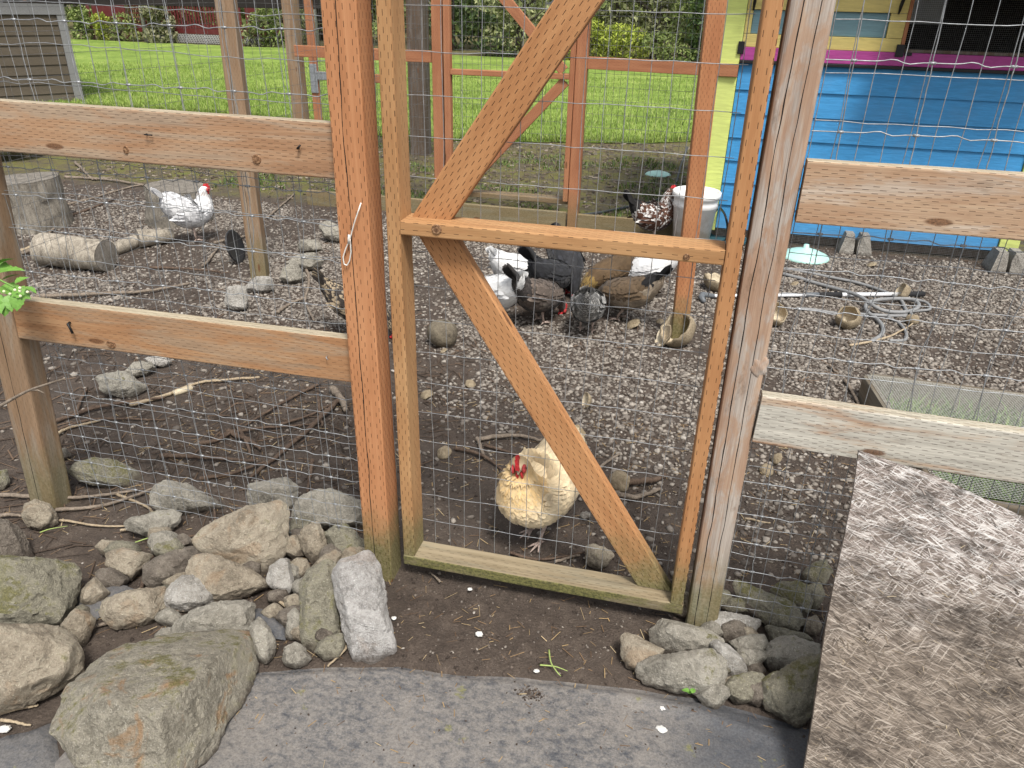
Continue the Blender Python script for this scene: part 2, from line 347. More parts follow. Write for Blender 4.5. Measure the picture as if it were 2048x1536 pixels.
def lawn_mat():
    m = Mt('mown_grass'); p = m.geo('Position'); n1 = m.no(p, .7, 5, .7); n2_ = m.no(p, 9, 5, .7); n3 = m.no(p, 70, 3, .7)
    c = m.rp(m.ma('ADD', m.ma('MULTIPLY', n1, .42), m.ma('ADD', m.ma('MULTIPLY', n2_, .33), m.ma('MULTIPLY', n3, .25))), [(.38, (.075, .12, .02)), (.5, (.18, .27, .042)), (.62, (.33, .4, .1))])
    m.bump(m.ma('ADD', n2_, n3), .6, .04); return m.fin(c, .85)
lw = mk('lawn', np.stack([LX, LY, LZ], -1).reshape(-1, 3), LF, lawn_mat(), None, True); tag(lw, kind='structure')

def island_mat(name, stops, rough=.85, bump=0, sc=60):
    m = Mt(name); r_ = m.geo('Random Per Island'); c = m.rp(r_, stops)
    n = m.no(m.geo('Position'), sc, 4, .65); c = m.mx(m.ma('MULTIPLY', m.st(n, .35, .7), .35), c, m.mx(.5, c, (.02, .015, .01)))
    if bump: m.bump(n, bump, .004)
    return m.fin(c, rough)
def blades(name, xy, hgt, wid, mat, z0=None, lean=.35, label=None, cat='grass', parent=None):
    n = len(xy); a = RNG.random(n)*6.283; h = hgt*(.6+.8*RNG.random(n)); wd = wid*(.7+.6*RNG.random(n)); ln = (RNG.random((n, 2))-.5)*2*lean*h[:, None]
    zz = ground_h(xy[:, 0], xy[:, 1]) if z0 is None else z0; dx, dy = np.cos(a)*wd, np.sin(a)*wd
    A = np.stack([xy[:, 0]-dx, xy[:, 1]-dy, zz], 1); B = np.stack([xy[:, 0]+dx, xy[:, 1]+dy, zz], 1)
    Cm = np.stack([xy[:, 0]+ln[:, 0]*.4+dx*.7, xy[:, 1]+ln[:, 1]*.4+dy*.7, zz+h*.6], 1); Cn = np.stack([xy[:, 0]+ln[:, 0]*.4-dx*.7, xy[:, 1]+ln[:, 1]*.4-dy*.7, zz+h*.6], 1)
    T = np.stack([xy[:, 0]+ln[:, 0], xy[:, 1]+ln[:, 1], zz+h], 1)
    V = np.stack([A, B, Cm, Cn, T], 1).reshape(-1, 3); i = np.arange(n)[:, None]*5
    F = np.concatenate([i+np.array([[0, 1, 2]]), i+np.array([[0, 2, 3]]), i+np.array([[3, 2, 4]])])
    return stuff(mk(name, V, F, mat, parent, False), label, cat if label else None)
GRASS = island_mat('grass_blades', [(0, (.12, .19, .03)), (.45, (.21, .31, .055)), (.8, (.31, .4, .09)), (1, (.37, .4, .16))], .7)
n = 70000; bx = RNG.random(n)*17-15; dy = (RNG.random(n)**2.2)*10; by = lawn_y(bx)+dy
blades('grass', np.stack([bx, by], 1), .06, .006, GRASS, ground_h(bx, by)+.02, .5, 'short bright green blades of the mown lawn behind the run')

# gravel: angular pebbles scattered by a density map
t = (1+5**.5)/2; ICO = np.array([(-1, t, 0), (1, t, 0), (-1, -t, 0), (1, -t, 0), (0, -1, t), (0, 1, t), (0, -1, -t), (0, 1, -t), (t, 0, -1), (t, 0, 1), (-t, 0, -1), (-t, 0, 1)])/math.sqrt(1+t*t)
ICF = np.array([(0, 11, 5), (0, 5, 1), (0, 1, 7), (0, 7, 10), (0, 10, 11), (1, 5, 9), (5, 11, 4), (11, 10, 2), (10, 7, 6), (7, 1, 8), (3, 9, 4), (3, 4, 2), (3, 2, 6), (3, 6, 8), (3, 8, 9), (4, 9, 5), (2, 4, 11), (6, 2, 10), (8, 6, 7), (9, 8, 1)])
def pebbles(name, xy, size, mat, label, sink=.25, z=None):
    n = len(xy); jit = 1+.75*(RNG.random((n, 12))-.5); v = ICO[None]*jit[..., None]
    sc = size[:, None]*np.stack([.75+.5*RNG.random(n), .6+.4*RNG.random(n), .32+.3*RNG.random(n)], 1); v = v*sc[:, None]
    a = RNG.random(n)*6.283; b = (RNG.random(n)-.5)*.9; ca, sa, cb, sb = np.cos(a), np.sin(a), np.cos(b), np.sin(b)
    x, y, zz = v[..., 0], v[..., 1], v[..., 2]; y2 = y*cb[:, None]-zz*sb[:, None]; z2 = y*sb[:, None]+zz*cb[:, None]
    X = x*ca[:, None]-y2*sa[:, None]+xy[:, :1]; Y = x*sa[:, None]+y2*ca[:, None]+xy[:, 1:]
    h = ground_h(xy[:, 0], xy[:, 1]) if z is None else z
    Z = z2+(h+sc[:, 2]*(1-2*sink)*.9)[:, None]
    F = (np.arange(n)[:, None, None]*12+ICF[None]).reshape(-1, 3)
    return stuff(mk(name, np.stack([X, Y, Z], -1).reshape(-1, 3), F, mat, None, False), label, 'gravel')
PEB = island_mat('gravel_stones', [(0, (.095, .08, .067)), (.22, (.145, .125, .106)), (.5, (.2, .175, .148)), (.82, (.275, .243, .205)), (.97, (.32, .287, .246)), (1, (.42, .39, .345))], .82, .3)
def gravel_density(x, y):
    d = sstep(.25, 1.35, y + .3*np.clip(x, -1, .8) + .9*(n2(x, y, .9, 21, 3)-.5))
    leftbare = sstep(-.95, -1.3, x)*sstep(2.05, 1.45, y+.5*(n2(x, y, 1.3, 25, 2)-.5)); d = d*(1-.93*leftbare)
    d = d*(.2+.75*sstep(.41, .55, n2(x, y, 1.9, 31, 3)+.08*sstep(.3, 1, x)))
    d = np.maximum(d*(.55+.45*sstep(.5, 1.6, y)), .06*sstep(.1, .35, y))
    d = np.maximum(d, .42*sstep(.2, .4, x)*sstep(.12, .6, y))
    d = d*(1-sstep(4.2, 4.5, y))
    d = d*(1-.75*sstep(-4.3, -5.2, x)*sstep(2.5, 4, y))
    return d
n = 200000; px_ = RNG.random(n)*11.2-7.6; py_ = .1+RNG.random(n)*4.4
keep = RNG.random(n) < gravel_density(px_, py_)
ang = (px_ > -.62*(py_+1.9)*1.55-.6) & (px_ < .52*(py_+1.9)+.35); keep &= ang
xy = np.stack([px_[keep], py_[keep]], 1); szs = .0062+.0105*RNG.random(len(xy))**1.9
szs = szs*(1+.25*(RNG.random(len(xy)) < .06))
pebbles('gravel', xy, szs, PEB, 'loose grey and tan gravel covering the chicken yard', .3)
n = 1500; px_ = RNG.random(n)*3.2-2.2; py_ = RNG.random(n)*1.6-.42
xy = np.stack([px_, py_], 1); xy = xy[(xy[:, 1] > fab_y(xy[:, 0])+.02)]
pebbles('grit', xy, .002+.004*RNG.random(len(xy))**2, PEB, 'small stones and grit pressed into the bare soil by the gate', .35)

CRUMB = island_mat('soil_crumbs', [(0, (.03, .022, .017)), (.5, (.066, .05, .04)), (.85, (.115, .09, .073)), (1, (.2, .17, .14))], .95, .4)
n = 16000; px_ = RNG.random(n)*3.4-2.5; py_ = RNG.random(n)*1.9-.6; kc = (py_ > fab_y(px_)+.006) & (n2(px_, py_, 5, 71, 3) > .42)
pebbles('soil_crumbs', np.stack([px_[kc], py_[kc]], 1), (.0018+.006*RNG.random(n)**2.6)[kc], CRUMB, 'crumbs and small clods of damp brown soil', .3)
# straw, needles and bark bits on the soil
def litter(name, n, x0, x1, y0, y1, L0, L1, wd, mat, label, cond=None, z=None):
    x = x0+(x1-x0)*RNG.random(n); y = y0+(y1-y0)*RNG.random(n)
    if cond is not None: k = cond(x, y); x, y = x[k], y[k]; n = len(x)
    a = RNG.random(n)*6.283; L = (L0+(L1-L0)*RNG.random(n)**1.5)/2; ww = wd*(.5+RNG.random(n))
    dx, dy = np.cos(a)*L, np.sin(a)*L; nx, ny = -np.sin(a)*ww, np.cos(a)*ww
    h = lambda X, Y: (ground_h(X, Y)+.003 if z is None else z(X, Y))
    e = RNG.random(n)*.006; Z0 = h(x-dx, y-dy)+e; Z1 = h(x+dx, y+dy)+.006-e; zt = np.maximum(Z0, Z1)
    P = [np.stack([x-dx-nx, y-dy-ny, Z0], 1), np.stack([x+dx-nx, y+dy-ny, Z1], 1), np.stack([x+dx+nx, y+dy+ny, Z1], 1), np.stack([x-dx+nx, y-dy+ny, Z0], 1),
         np.stack([x-dx, y-dy, Z0+ww], 1), np.stack([x+dx, y+dy, Z1+ww], 1)]
    V = np.stack(P, 1).reshape(-1, 3); i = np.arange(n)[:, None]*6
    F = np.concatenate([i+np.array([[0, 1, 5, 4]]), i+np.array([[4, 5, 2, 3]])])
    return stuff(mk(name, V, F, mat, None, False), label, 'litter')
STRAW = island_mat('straw_bits', [(0, (.1, .06, .035)), (.4, (.22, .14, .075)), (.75, (.36, .25, .12)), (1, (.5, .4, .24))], .8)
BARK = island_mat('dark_bark_bits', [(0, (.03, .022, .016)), (.6, (.07, .048, .034)), (1, (.15, .1, .065))], .9)
LEAFL = island_mat('leaf_mulch', [(0, (.04, .03, .022)), (.4, (.1, .075, .055)), (.75, (.17, .135, .1)), (1, (.28, .24, .19))], .85)
nofab = lambda x, y: (y > fab_y(x)+.02)
litter('straw_litter', 2600, -2.4, 1.2, -.5, 1.3, .012, .05, .0009, STRAW, 'straw, needles and thin twigs strewn over the soil', nofab)
litter('twig_litter', 1500, -3.4, -.9, -.25, 1.9, .03, .13, .0022, BARK, 'broken dark twigs scattered on the soil behind the left rails', nofab)
litter('yard_litter', 3000, -7, 2.6, 1.3, 4.5, .02, .09, .0025, BARK, 'dark twig and bark litter among the gravel', None)
litter('leaf_litter', 6000, -6.5, 1.2, 4.6, 9.0, .015, .06, .008, LEAFL, 'brown leaf and bark mulch covering the soil past the run', None)
# low weeds and moss clumps past the run wall
WEED = island_mat('weed_leaves', [(0, (.05, .085, .018)), (.5, (.1, .16, .035)), (1, (.19, .23, .07))], .7)
n = 15000; x = RNG.random(n)*6-4.6; y = 4.65+RNG.random(n)*3.6; k = n2(x, y, 1.6, 44, 3) > .53; x, y = x[k], y[k]
blades('weeds', np.stack([x, y], 1), .04, .006, WEED, None, 1.0, 'low green weeds growing in the mossy soil past the run')

# ---------------------------------------------------------------- landscape fabric
def fabric_mat(name='woven_ground_cloth', dust=.8):
    m = Mt(name); p = m.geo('Position'); x = m.sep(p)
    n1 = m.no(p, 2.6, 5, .62, .3); n2_ = m.no(m.mp(p, (1, 1.5, 1)), 34, 7, .78); n3 = m.no(p, 170, 4, .75)
    wv = m.ma('ADD', m.ma('SINE', m.ma('MULTIPLY', x[0], 2600)), m.ma('SINE', m.ma('MULTIPLY', x[1], 2200)))
    c = m.mx(m.st(n3, .3, .7), (.03, .034, .042), (.055, .062, .074))
    edge = m.st(m.ma('ADD', x[0], m.ma('MULTIPLY', m.ma('SUBTRACT', n1, .5), .5)), .05, .3)
    dm = m.ma('MULTIPLY', m.ma('MULTIPLY', m.st(m.ma('ADD', m.ma('MULTIPLY', n1, .35), m.ma('MULTIPLY', n2_, .65)), .33, .58), m.ma('SUBTRACT', 1.0, m.ma('MULTIPLY', edge, .75))), dust)
    c = m.mx(m.ma('MULTIPLY', dm, .85), c, m.rp(n3, [(.3, (.17, .152, .132)), (.7, (.34, .31, .27))]))
    c = m.mx(m.ma('MULTIPLY', m.st(n2_, .66, .74), .35), c, (.05, .04, .032))
    gm = m.ma('MULTIPLY', m.st(m.no(p, 6, 5, .7), .63, .7), .8)
    c = m.mx(gm, c, m.rp(n3, [(.3, (.1, .1, .03)), (.7, (.24, .23, .09))]))
    m.b.inputs['Specular IOR Level'].default_value = .45
    m.bump(m.ma('ADD', m.ma('MULTIPLY', n2_, .6), m.ma('ADD', m.ma('MULTIPLY', n3, .3), m.ma('MULTIPLY', wv, .06))), .5, .006); return m.fin(c, m.rp(n2_, [(.35, (.5,)*3), (.65, (.85,)*3)]))
FABRIC = fabric_mat()
fx = np.linspace(-1.35, .85, 220); fs = np.linspace(0, 1, 90)
top = fab_y(fx)+.012*(n2(fx, fx*0, 9, 6, 3)-.5)
FY = top[None]*(1-fs[:, None]) + (-1.5)*fs[:, None]; FX = np.broadcast_to(fx, FY.shape)
def fab_z(x, y): return .004+.03*(n2(x, y, 1.9, 14, 2)-.5)*sstep(.0, .25, fab_y(x)-y)+.008*(n2(x, y, 6, 15, 2)-.5) + .012*np.exp(-(((y-fab_y(x)+.06+.1*(x-.2))/.02)**2))*sstep(-.2, .1, x)*sstep(.55, .3, x)
FZ = fab_z(FX, FY)-.012*(fs < .012)[:, None]
fi = np.arange(FX.size).reshape(FX.shape); FF = np.stack([fi[:-1, :-1], fi[1:, :-1], fi[1:, 1:], fi[:-1, 1:]], -1).reshape(-1, 4)
fb = mk('landscape_fabric', np.stack([FX, FY, FZ], -1).reshape(-1, 3), FF, FABRIC, None, True); tag(fb, kind='structure')
litter('fabric_litter', 260, -1.2, .5, -.75, -.28, .006, .03, .0008, STRAW, 'pine needles lying on the dusty ground cloth', lambda x, y: y < fab_y(x)-.01, fab_z)

n = 420; q = G(1065, 1390); x = np.concatenate([q[0]+RNG.normal(0, .02, 220), -1.0+1.5*RNG.random(200)]); y = np.concatenate([q[1]+RNG.normal(0, .012, 220), -.3-.4*RNG.random(200)]); kc = y < fab_y(x)-.01; x, y = x[kc], y[kc]
pebbles('dirt_specks', np.stack([x, y], 1), .0012+.0035*RNG.random(len(x))**2.5, CRUMB, 'dark specks and a clump of dirt on the ground cloth', .2, fab_z(x, y))

# ================================================================ fence, gate posts, gate
def vline(x, y, z0, z1, amp=.003, st=.1, slant=None):
    z = np.arange(z0, z1+st/2, st); P = np.stack([np.full_like(z, x), np.full_like(z, y), z], 1)
    P[:, 0] += amp*(RNG.random(len(z))-.5)*2 + (slant(z) if slant else 0); P[:, 1] += amp*(RNG.random(len(z))-.5)*1.5; return P
def hline(z, y, x0, x1, amp=.003, st=.055, sag=0.0):
    x = np.arange(x0, x1+st/2, st); P = np.stack([x, np.full_like(x, y), np.full_like(x, z)], 1)
    P[:, 2] += amp*(RNG.random(len(x))-.5)*2 + sag*np.sin(np.linspace(0, math.pi*2, len(x))); P[:, 1] += amp*(RNG.random(len(x))-.5); return P
def welded(name, x0, x1, z0, z1, y, mat, parent, sx=.0508, sz=.1016, rad=.00098, amp=.0025, zoff=0.0, sag=0.0):
    L = [vline(x, y, z0, z1, amp) for x in np.arange(x0, x1, sx)] + [hline(z, y-.0022, x0, x1, amp, .055, sag) for z in np.arange(z0+zoff, z1, sz)]
    return wires(name, L, rad, mat, parent)
def field(name, x0, x1, rows, y, stays, mat, parent, rad=.0013):
    L = []; K = MB(); sl = lambda z: .05*(n2(z*1.3, np.full_like(z, 2.2), 2.0, 5, 2)-.5)*2
    for z in rows:
        x = np.arange(x0, x1, .013); zz = z+.008*(n2(x, x*0+z, 2.2, 3, 2)-.5)*2
        for s_ in stays:
            u = (x-(s_+.078+sl(np.array([z]))[0]))/.018; zz = zz + .0048*np.exp(-u*u)*np.sign(math.sin(s_*91+z*37))-.004*np.exp(-(u-1.7)**2)*np.sign(math.sin(s_*91+z*37))
        L.append(np.stack([x, np.full_like(x, y)+.003*(n2(x, x*0+z, 5, 4, 2)-.5), zz], 1))
        for s_ in stays:
            xs = s_+sl(np.array([z]))[0]
            if x0 < xs < x1:
                zk = float(np.interp(xs, x, zz)); K.tube([(xs-.006, y, zk), (xs+.006, y, zk)], .0034, 6)
    for s_ in stays:
        z = np.arange(rows[-1]-.02, rows[0]+.05, .03); P = np.stack([s_+sl(z), np.full_like(z, y)-.001+.004*(RNG.random(len(z))-.5), z], 1); P[:, 0] += .003*(RNG.random(len(z))-.5); L.append(P)
    o = wires(name, L, rad, mat, parent); k = K.mesh('wire_knots', mat, o, True); k['kind'] = 'stuff'; return o

# left fence: old post, two rails, orange gate post, two layers of wire
LF_ = thing('wire_fence', 'left fence with two faded rails, galvanised wire and an orange post', 'fence', (-1.45, 0, 0))
lumber('gate_post', (-.8437, .0164, -.4), (-.8437, .0164, 2.25), (1, 0, 0), .089, .089, W_POST, LF_)['label'] = 'orange stained square gate post with incised slits'
bp = lumber('end_post', (-2.215, .045, -.4), (-2.035, .03, 1.6), (1, 0, 0), .112, .085, W_OLDP, LF_, ch=.008); bp['label'] = 'weathered brown post at the far left end'
lumber('rail', (-2.04, .019, 1.368), (-.8895, .019, 1.36), (0, 0, 1), .14, .038, W_RAIL, LF_)['label'] = 'upper faded rail'
lumber('rail', (-2.062, .019, .768), (-.8895, .019, .77), (0, 0, 1), .14, .038, W_RAILB, LF_)['label'] = 'lower brown rail'
welded('welded_wire', -2.02, -.80, .0, 1.95, .058, ZINC, LF_, zoff=.05, amp=.004, sag=.006)
field('field_wire', -2.03, -.80, [1.79, 1.637, 1.486, 1.36, 1.24, 1.156, 1.053, .915, .77, .62, .488, .40, .318, .21, .12], .048, [-1.97+.157*i for i in range(8)], ZINC, LF_)
def knot(px, py, y, r_, parent, rx=1.0):
    c = Yp(px, py, y); b = MB(); b.lathe([(0.0001, -.0016), (r_*.55, -.0022), (r_*.8, -.0006), (r_, -.0026), (r_*1.25, .001)], (0, 0, 0), 14)
    b.xf(Matrix.Translation(Vector(c)) @ Matrix.Rotation(R(90), 4, 'X') @ Matrix.Diagonal((rx, 1.0, -1.0, 1))); return b.mesh('knot', KNOT, parent, True)
_k = Mt('timber_knot'); _n = _k.no(_k.tc('Object'), 180, 4); KNOT = (_k.bump(_n, .4, .003), _k.fin(_k.rp(_n, [(.35, (.1, .05, .025)), (.55, (.24, .13, .065)), (.7, (.4, .26, .15))]), .8))[1]
knot(252, 300, .0005, .0095, LF_, .8); knot(513, 319, .0005, .0105, LF_); knot(222, 689, .0005, .011, LF_, 1.3)
def nail(px, py, y, parent, d=(.01, -.016, .012), r_=.0025, mat=None):
    p = Vector(Yp(px, py, y)); return MB().tube([p, p+Vector((0, -.01, 0)), p+Vector(d)], r_, 6).mesh('nail', mat or BLACKM, parent, True)
nail(140, 645, 0, LF_, (.014, -.014, -.03), .004); nail(655, 712, 0, LF_, (.006, -.012, -.006), .0016, STEEL); nail(294, 268, 0, LF_, (.02, -.006, -.001), .0018); nail(598, 296, 0, LF_, (.009, -.008, .009), .0025)

# right fence: silvered post, two bleached rails, two layers of wire
RF_ = thing('wire_fence', 'right fence with silvery grey post and two bleached rails', 'fence', (.9, 0, 0))
gp = lumber('gate_post', (.1955, .051, -.4), (.1955, .051, 2.25), (1, 0, 0), .0905, .089, W_GREYP, RF_, ch=.009, bow=.003); gp['label'] = 'silvery grey cracked post beside the gate latch side'
lumber('rail', (.243, .0195, 1.342), (1.9, .0195, 1.338), (0, 0, 1), .14, .038, W_GREYR, RF_, bow=.003)['label'] = 'upper bleached brown rail'
lumber('rail', (.243, .0195, .758), (1.9, .0195, .715), (0, 0, 1), .14, .038, W_GREYR2, RF_, bow=.003)['label'] = 'lower flaking whitish rail'
lumber('end_post', (1.95, .06, -.4), (1.95, .06, 2.0), (1, 0, 0), .1, .1, W_OLDP, RF_, ch=.008)
welded('welded_wire', .25, 1.9, .0, 2.0, .058, ZINC, RF_, zoff=.07, amp=.003)
field('field_wire', .245, 1.9, [1.77, 1.619, 1.47, 1.35, 1.238, 1.15, 1.05, .93, .8, .66, .53, .42, .32, .22, .12], .048, [.31+.155*i for i in range(11)], ZINC, RF_)
kn = Yp(1497, 740, .0065); b = MB()
bmk = bmesh.new(); bmesh.ops.create_icosphere(bmk, subdivisions=3, radius=1)
for v in bmk.verts: v.co = v.co*(1+.12*math.sin(v.co.x*5+v.co.z*7))
b.bm(bmk); b.xf(Matrix.Translation((.222, .0125, float(kn[2])+.01)) @ Matrix.Diagonal((.024, .009, .034, 1))); b.mesh('knot', W_GREYP, RF_, True)

# gate: frame on edge, two flat diagonals, welded wire on the back
GT = thing('wire_gate', 'honey coloured timber gate with two diagonal braces and wire mesh', 'gate', (-.31, .04, .05))
lumber('stile', (-.7451, .0445, .0906), (-.7451, .0445, 2.2), (1, 0, 0), .038, .089, W_GATE, GT)
lumber('stile', (.1164, .0445, .0906), (.1164, .0445, 2.2), (1, 0, 0), .038, .089, W_GATER, GT)
lumber('middle_rail', (-.7259, .0445, 1.1768), (.0972, .0445, 1.1768), (0, 0, 1), .038, .089, W_GATE, GT)
lumber('bottom_rail', (-.7641, .0445, .0714), (.1354, .0445, .0714), (0, 0, 1), .038, .089, W_MOSSY, GT)['label'] = 'bottom rail green with algae'
def brace(a0, a1, b0, b1, name):                   # a*, b*: the two long edges (x, z) on the front face
    A = (np.array(a0)+np.array(b0))/2; B = (np.array(a1)+np.array(b1))/2; d = (B-A)/np.linalg.norm(B-A)
    nrm = np.array([d[1], -d[0]]); k = nrm[1]/d[1]                                # keep both ends level
    return lumber(name, (A[0], .0695, A[1]), (B[0], .0695, B[1]), (nrm[0], 0, nrm[1]), .0905, .037, W_GATER, GT, -k, -k)
brace((-.715, 1.1965), (-.03, 2.196), (-.6, 1.1965), (.085, 2.196), 'diagonal_brace')
brace((-.7055, 1.1570), (-.011, .0912), (-.5905, 1.1570), (.0965, .0912), 'diagonal_brace')
lumber('top_rail', (-.7259, .0445, 2.217), (.0972, .0445, 2.217), (0, 0, 1), .038, .089, W_GATE, GT)
welded('gate_wire', -.736, .11, .085, 2.2, .0915, ZINC, GT, zoff=.092, amp=.0022)
knot(873, 459, 0, .011, GT); knot(1373, 514, 0, .007, GT)
# pull cord hanging on the orange post
cp = [Yp(px, py, -.031-dy) for px, py, dy in ((722, 406, 0), (718, 418, .01), (708, 448, .006), (700, 478, .005), (692, 496, .004), (686, 514, .004), (688, 528, .004), (694, 531, .004), (699, 522, .004), (702, 505, .004), (701, 488, .005), (700, 479, .008))]
cp = np.array(cp); tt = np.linspace(0, len(cp)-1, 60); cps = np.stack([np.interp(tt, np.arange(len(cp)), cp[:, k]) for k in range(3)], 1)
cb = MB().tube(cps, .0018, 6); cb.tube([cp[9]*.5+cp[3]*.5+np.array([-.004, -.002, .006]), cp[3]+np.array([0, -.004, .012])], .0032, 8)
tag(cb.mesh('pull_cord', plain('white_cord', (.72, .7, .64), .7), None, True), 'white looped pull cord hanging on the orange gate post', 'cord')

# ================================================================ run wall behind the hens, second gate in it
RW = thing('run_wall', 'red brown timber run wall with boards along the ground', 'run wall', (-1.6, 4.5, 0))
def up(name, x, y, z1, w_, t_, mat, parent, z0=-.2): return lumber(name, (x, y, z0), (x, y, z1), (1, 0, 0), w_, t_, mat, parent)
up('post', -2.128, 4.53, 2.3, .089, .089, W_RED, RW); up('post', -.952, 4.53, 2.3, .089, .089, W_RED, RW)
lumber('rail', (-3.4, 4.53, 1.288), (-2.174, 4.53, 1.288), (0, 0, 1), .089, .038, W_RED, RW); lumber('rail', (-.906, 4.53, 1.292), (.225, 4.455, 1.287), (0, 0, 1), .089, .038, W_RED, RW)
lumber('base_board', (-3.4, 4.5, .06), (-2.174, 4.5, .06), (0, 0, 1), .14, .038, W_OLDP, RW)
lumber('base_board', (-2.08, 4.47, .06), (-1.005, 4.47, .06), (0, 0, 1), .14, .038, W_OLDP, RW); lumber('base_board', (-2.06, 4.62, .19), (-1.0, 4.62, .19), (0, 0, 1), .04, .13, W_OLDP, RW)
lumber('base_board', (-.906, 4.5, .055), (.1, 4.5, .055), (0, 0, 1), .12, .038, W_OLDP, RW)
welded('run_wire', -3.4, -2.17, .1, 2.2, 4.553, ZINCD, RW, rad=.0012); welded('run_wire', -.9, .2, .1, 2.2, 4.553, ZINCD, RW, rad=.0012)
RG = thing('run_gate', 'red brown framed gate with crossing diagonal braces in the run wall', 'gate', (-1.55, 4.52, .2))
up('stile', -2.041, 4.5, 2.2, .055, .06, W_RED, RG, .215); up('stile', -1.02, 4.5, 2.2, .04, .06, W_RED, RG, .215)
lumber('rail', (-2.012, 4.5, 1.183), (-1.041, 4.5, 1.19), (0, 0, 1), .042, .07, W_RED, RG)
lumber('diagonal_brace', (-1.945, 4.5, .22), (-1.075, 4.5, 1.15), (.7, 0, -.7), .08, .036, W_RED, RG); lumber('diagonal_brace', (-1.09, 4.5, 1.225), (-1.95, 4.5, 2.1), (.7, 0, .7), .08, .036, W_RED, RG)
welded('gate_wire', -2.0, -1.03, .23, 2.15, 4.535, ZINCD, RG, rad=.0012)
# timber posts inside the yard
tag(lumber('timber_post', (.04, 2.28, -.3), (-.006, 2.28, 2.3), (1, .15, 0), .089, .07, W_REDP, None), 'orange incised post standing in the gravel by the gourd shells', 'post')
tag(lumber('timber_post', (-2.78, 2.57, -.3), (-2.755, 2.57, 2.3), (1, .3, 0), .105, .1, W_OLDP, None, ch=.006), 'brown weathered post standing in the left of the yard', 'post')
# side wire run on the left
SR = thing('side_wire', 'thin sagging wire run along the left of the yard', 'wire fence', (-3.3, 3, 0))
L = []
for z in np.arange(.15, 2.0, .1):
    y = np.arange(.25, 7.1, .25); L.append(np.stack([-2.84-.06*np.sin(y), y, z+.01*np.sin(y*2+z*9)], 1))
for y in np.arange(.3, 7.1, .105): L.append(np.array([(-2.84-.06*math.sin(y), y, .05), (-2.84-.06*math.sin(y)+.01, y+.008, 1.0), (-2.84-.06*math.sin(y), y, 2.0)]))
wires('thin_wire', L, .0009, ZINCD, SR)
for y in (7.0,): lumber('post', (-2.9, y, -.2), (-2.9, y, 2.1), (1, 0, 0), .09, .09, W_DARK, SR)

# far gate with T hinges
FG = thing('far_gate', 'dark brown far gate with grey T hinges', 'gate', (-3.9, 7, 0))
up('hinge_post', -4.76, 7.06, 2.3, .15, .14, W_OLDP, FG); up('stile', -4.5, 7.0, 2.2, .09, .05, W_RED, FG, .05); up('latch_post', -3.24, 7.12, 2.4, .2, .2, W_DARK, FG)
lumber('rail', (-4.45, 7.0, .86), (-3.36, 7.0, .86), (0, 0, 1), .09, .05, W_RED, FG); lumber('rail', (-4.45, 7.0, 1.72), (-3.36, 7.0, 1.72), (0, 0, 1), .09, .05, W_RED, FG); up('stile', -3.39, 7.0, 2.2, .06, .05, W_RED, FG, .05)
b = MB().box((-4.54, 6.958, .67), (-4.45, 6.97, .99), .004); b.box((-4.449, 6.958, .82), (-4.24, 6.97, .91), .004)
b.mesh('hinge', STEEL, FG); MB().box((-3.42, 6.958, .7), (-3.35, 6.97, 1.03), .004).mesh('hinge', STEEL, FG); MB().box((-3.42, 6.958, 1.52), (-3.35, 6.97, 1.8), .004).mesh('hinge', STEEL, FG)
welded('gate_wire', -4.45, -3.4, .1, 2.1, 7.035, ZINCD, FG, rad=.0012)
W_BLACK = wood('black_weathered_beam', (.012, .01, .008), (.02, .017, .014), (.035, .03, .026), 0)
BM_ = lumber('roof_beam', (-9.6, 8.0, 1.66), (-4.85, 8.0, 1.7), (0, 0, 1), .3, .12, W_BLACK, None); tag(BM_, 'dark roof beam spanning above the lawn at the top left', 'beam')

# ================================================================ rocks
RK = {'grey': rockmat('grey_rock', (.24, .222, .182), (.46, .43, .365), .25), 'tan': rockmat('tan_rock', (.25, .21, .155), (.47, .415, .32), .2, .25),
      'mossy': rockmat('mossy_rock', (.19, .175, .13), (.41, .385, .3), .55), 'pale': rockmat('pale_rock', (.3, .28, .245), (.52, .5, .46), .05, .0, .8),
      'rust': rockmat('rust_streaked_rock', (.22, .2, .155), (.5, .46, .375), .55, .65), 'white': rockmat('white_rock', (.31, .295, .275), (.55, .535, .51), .0, .15, .9),
      'dark': rockmat('dark_rock', (.12, .1, .08), (.27, .235, .19), .2)}
_ic = {}
def ico(n):
    if n not in _ic:
        b = bmesh.new(); bmesh.ops.create_icosphere(b, subdivisions=n, radius=1); b.verts.ensure_lookup_table()
        _ic[n] = (np.array([v.co[:] for v in b.verts]), np.array([[v.index for v in f.verts] for f in b.faces])); b.free()
    return _ic[n]
def hull_planes(P):
    b = bmesh.new()
    for p in P: b.verts.new(p)
    bmesh.ops.convex_hull(b, input=b.verts[:]); b.normal_update(); b.faces.ensure_lookup_table()
    o = [(np.array(f.normal[:]), np.array(f.verts[0].co[:])) for f in b.faces if f.calc_area() > 1e-9]; b.free()
    return np.array([x[0] for x in o]), np.array([x[1] for x in o])
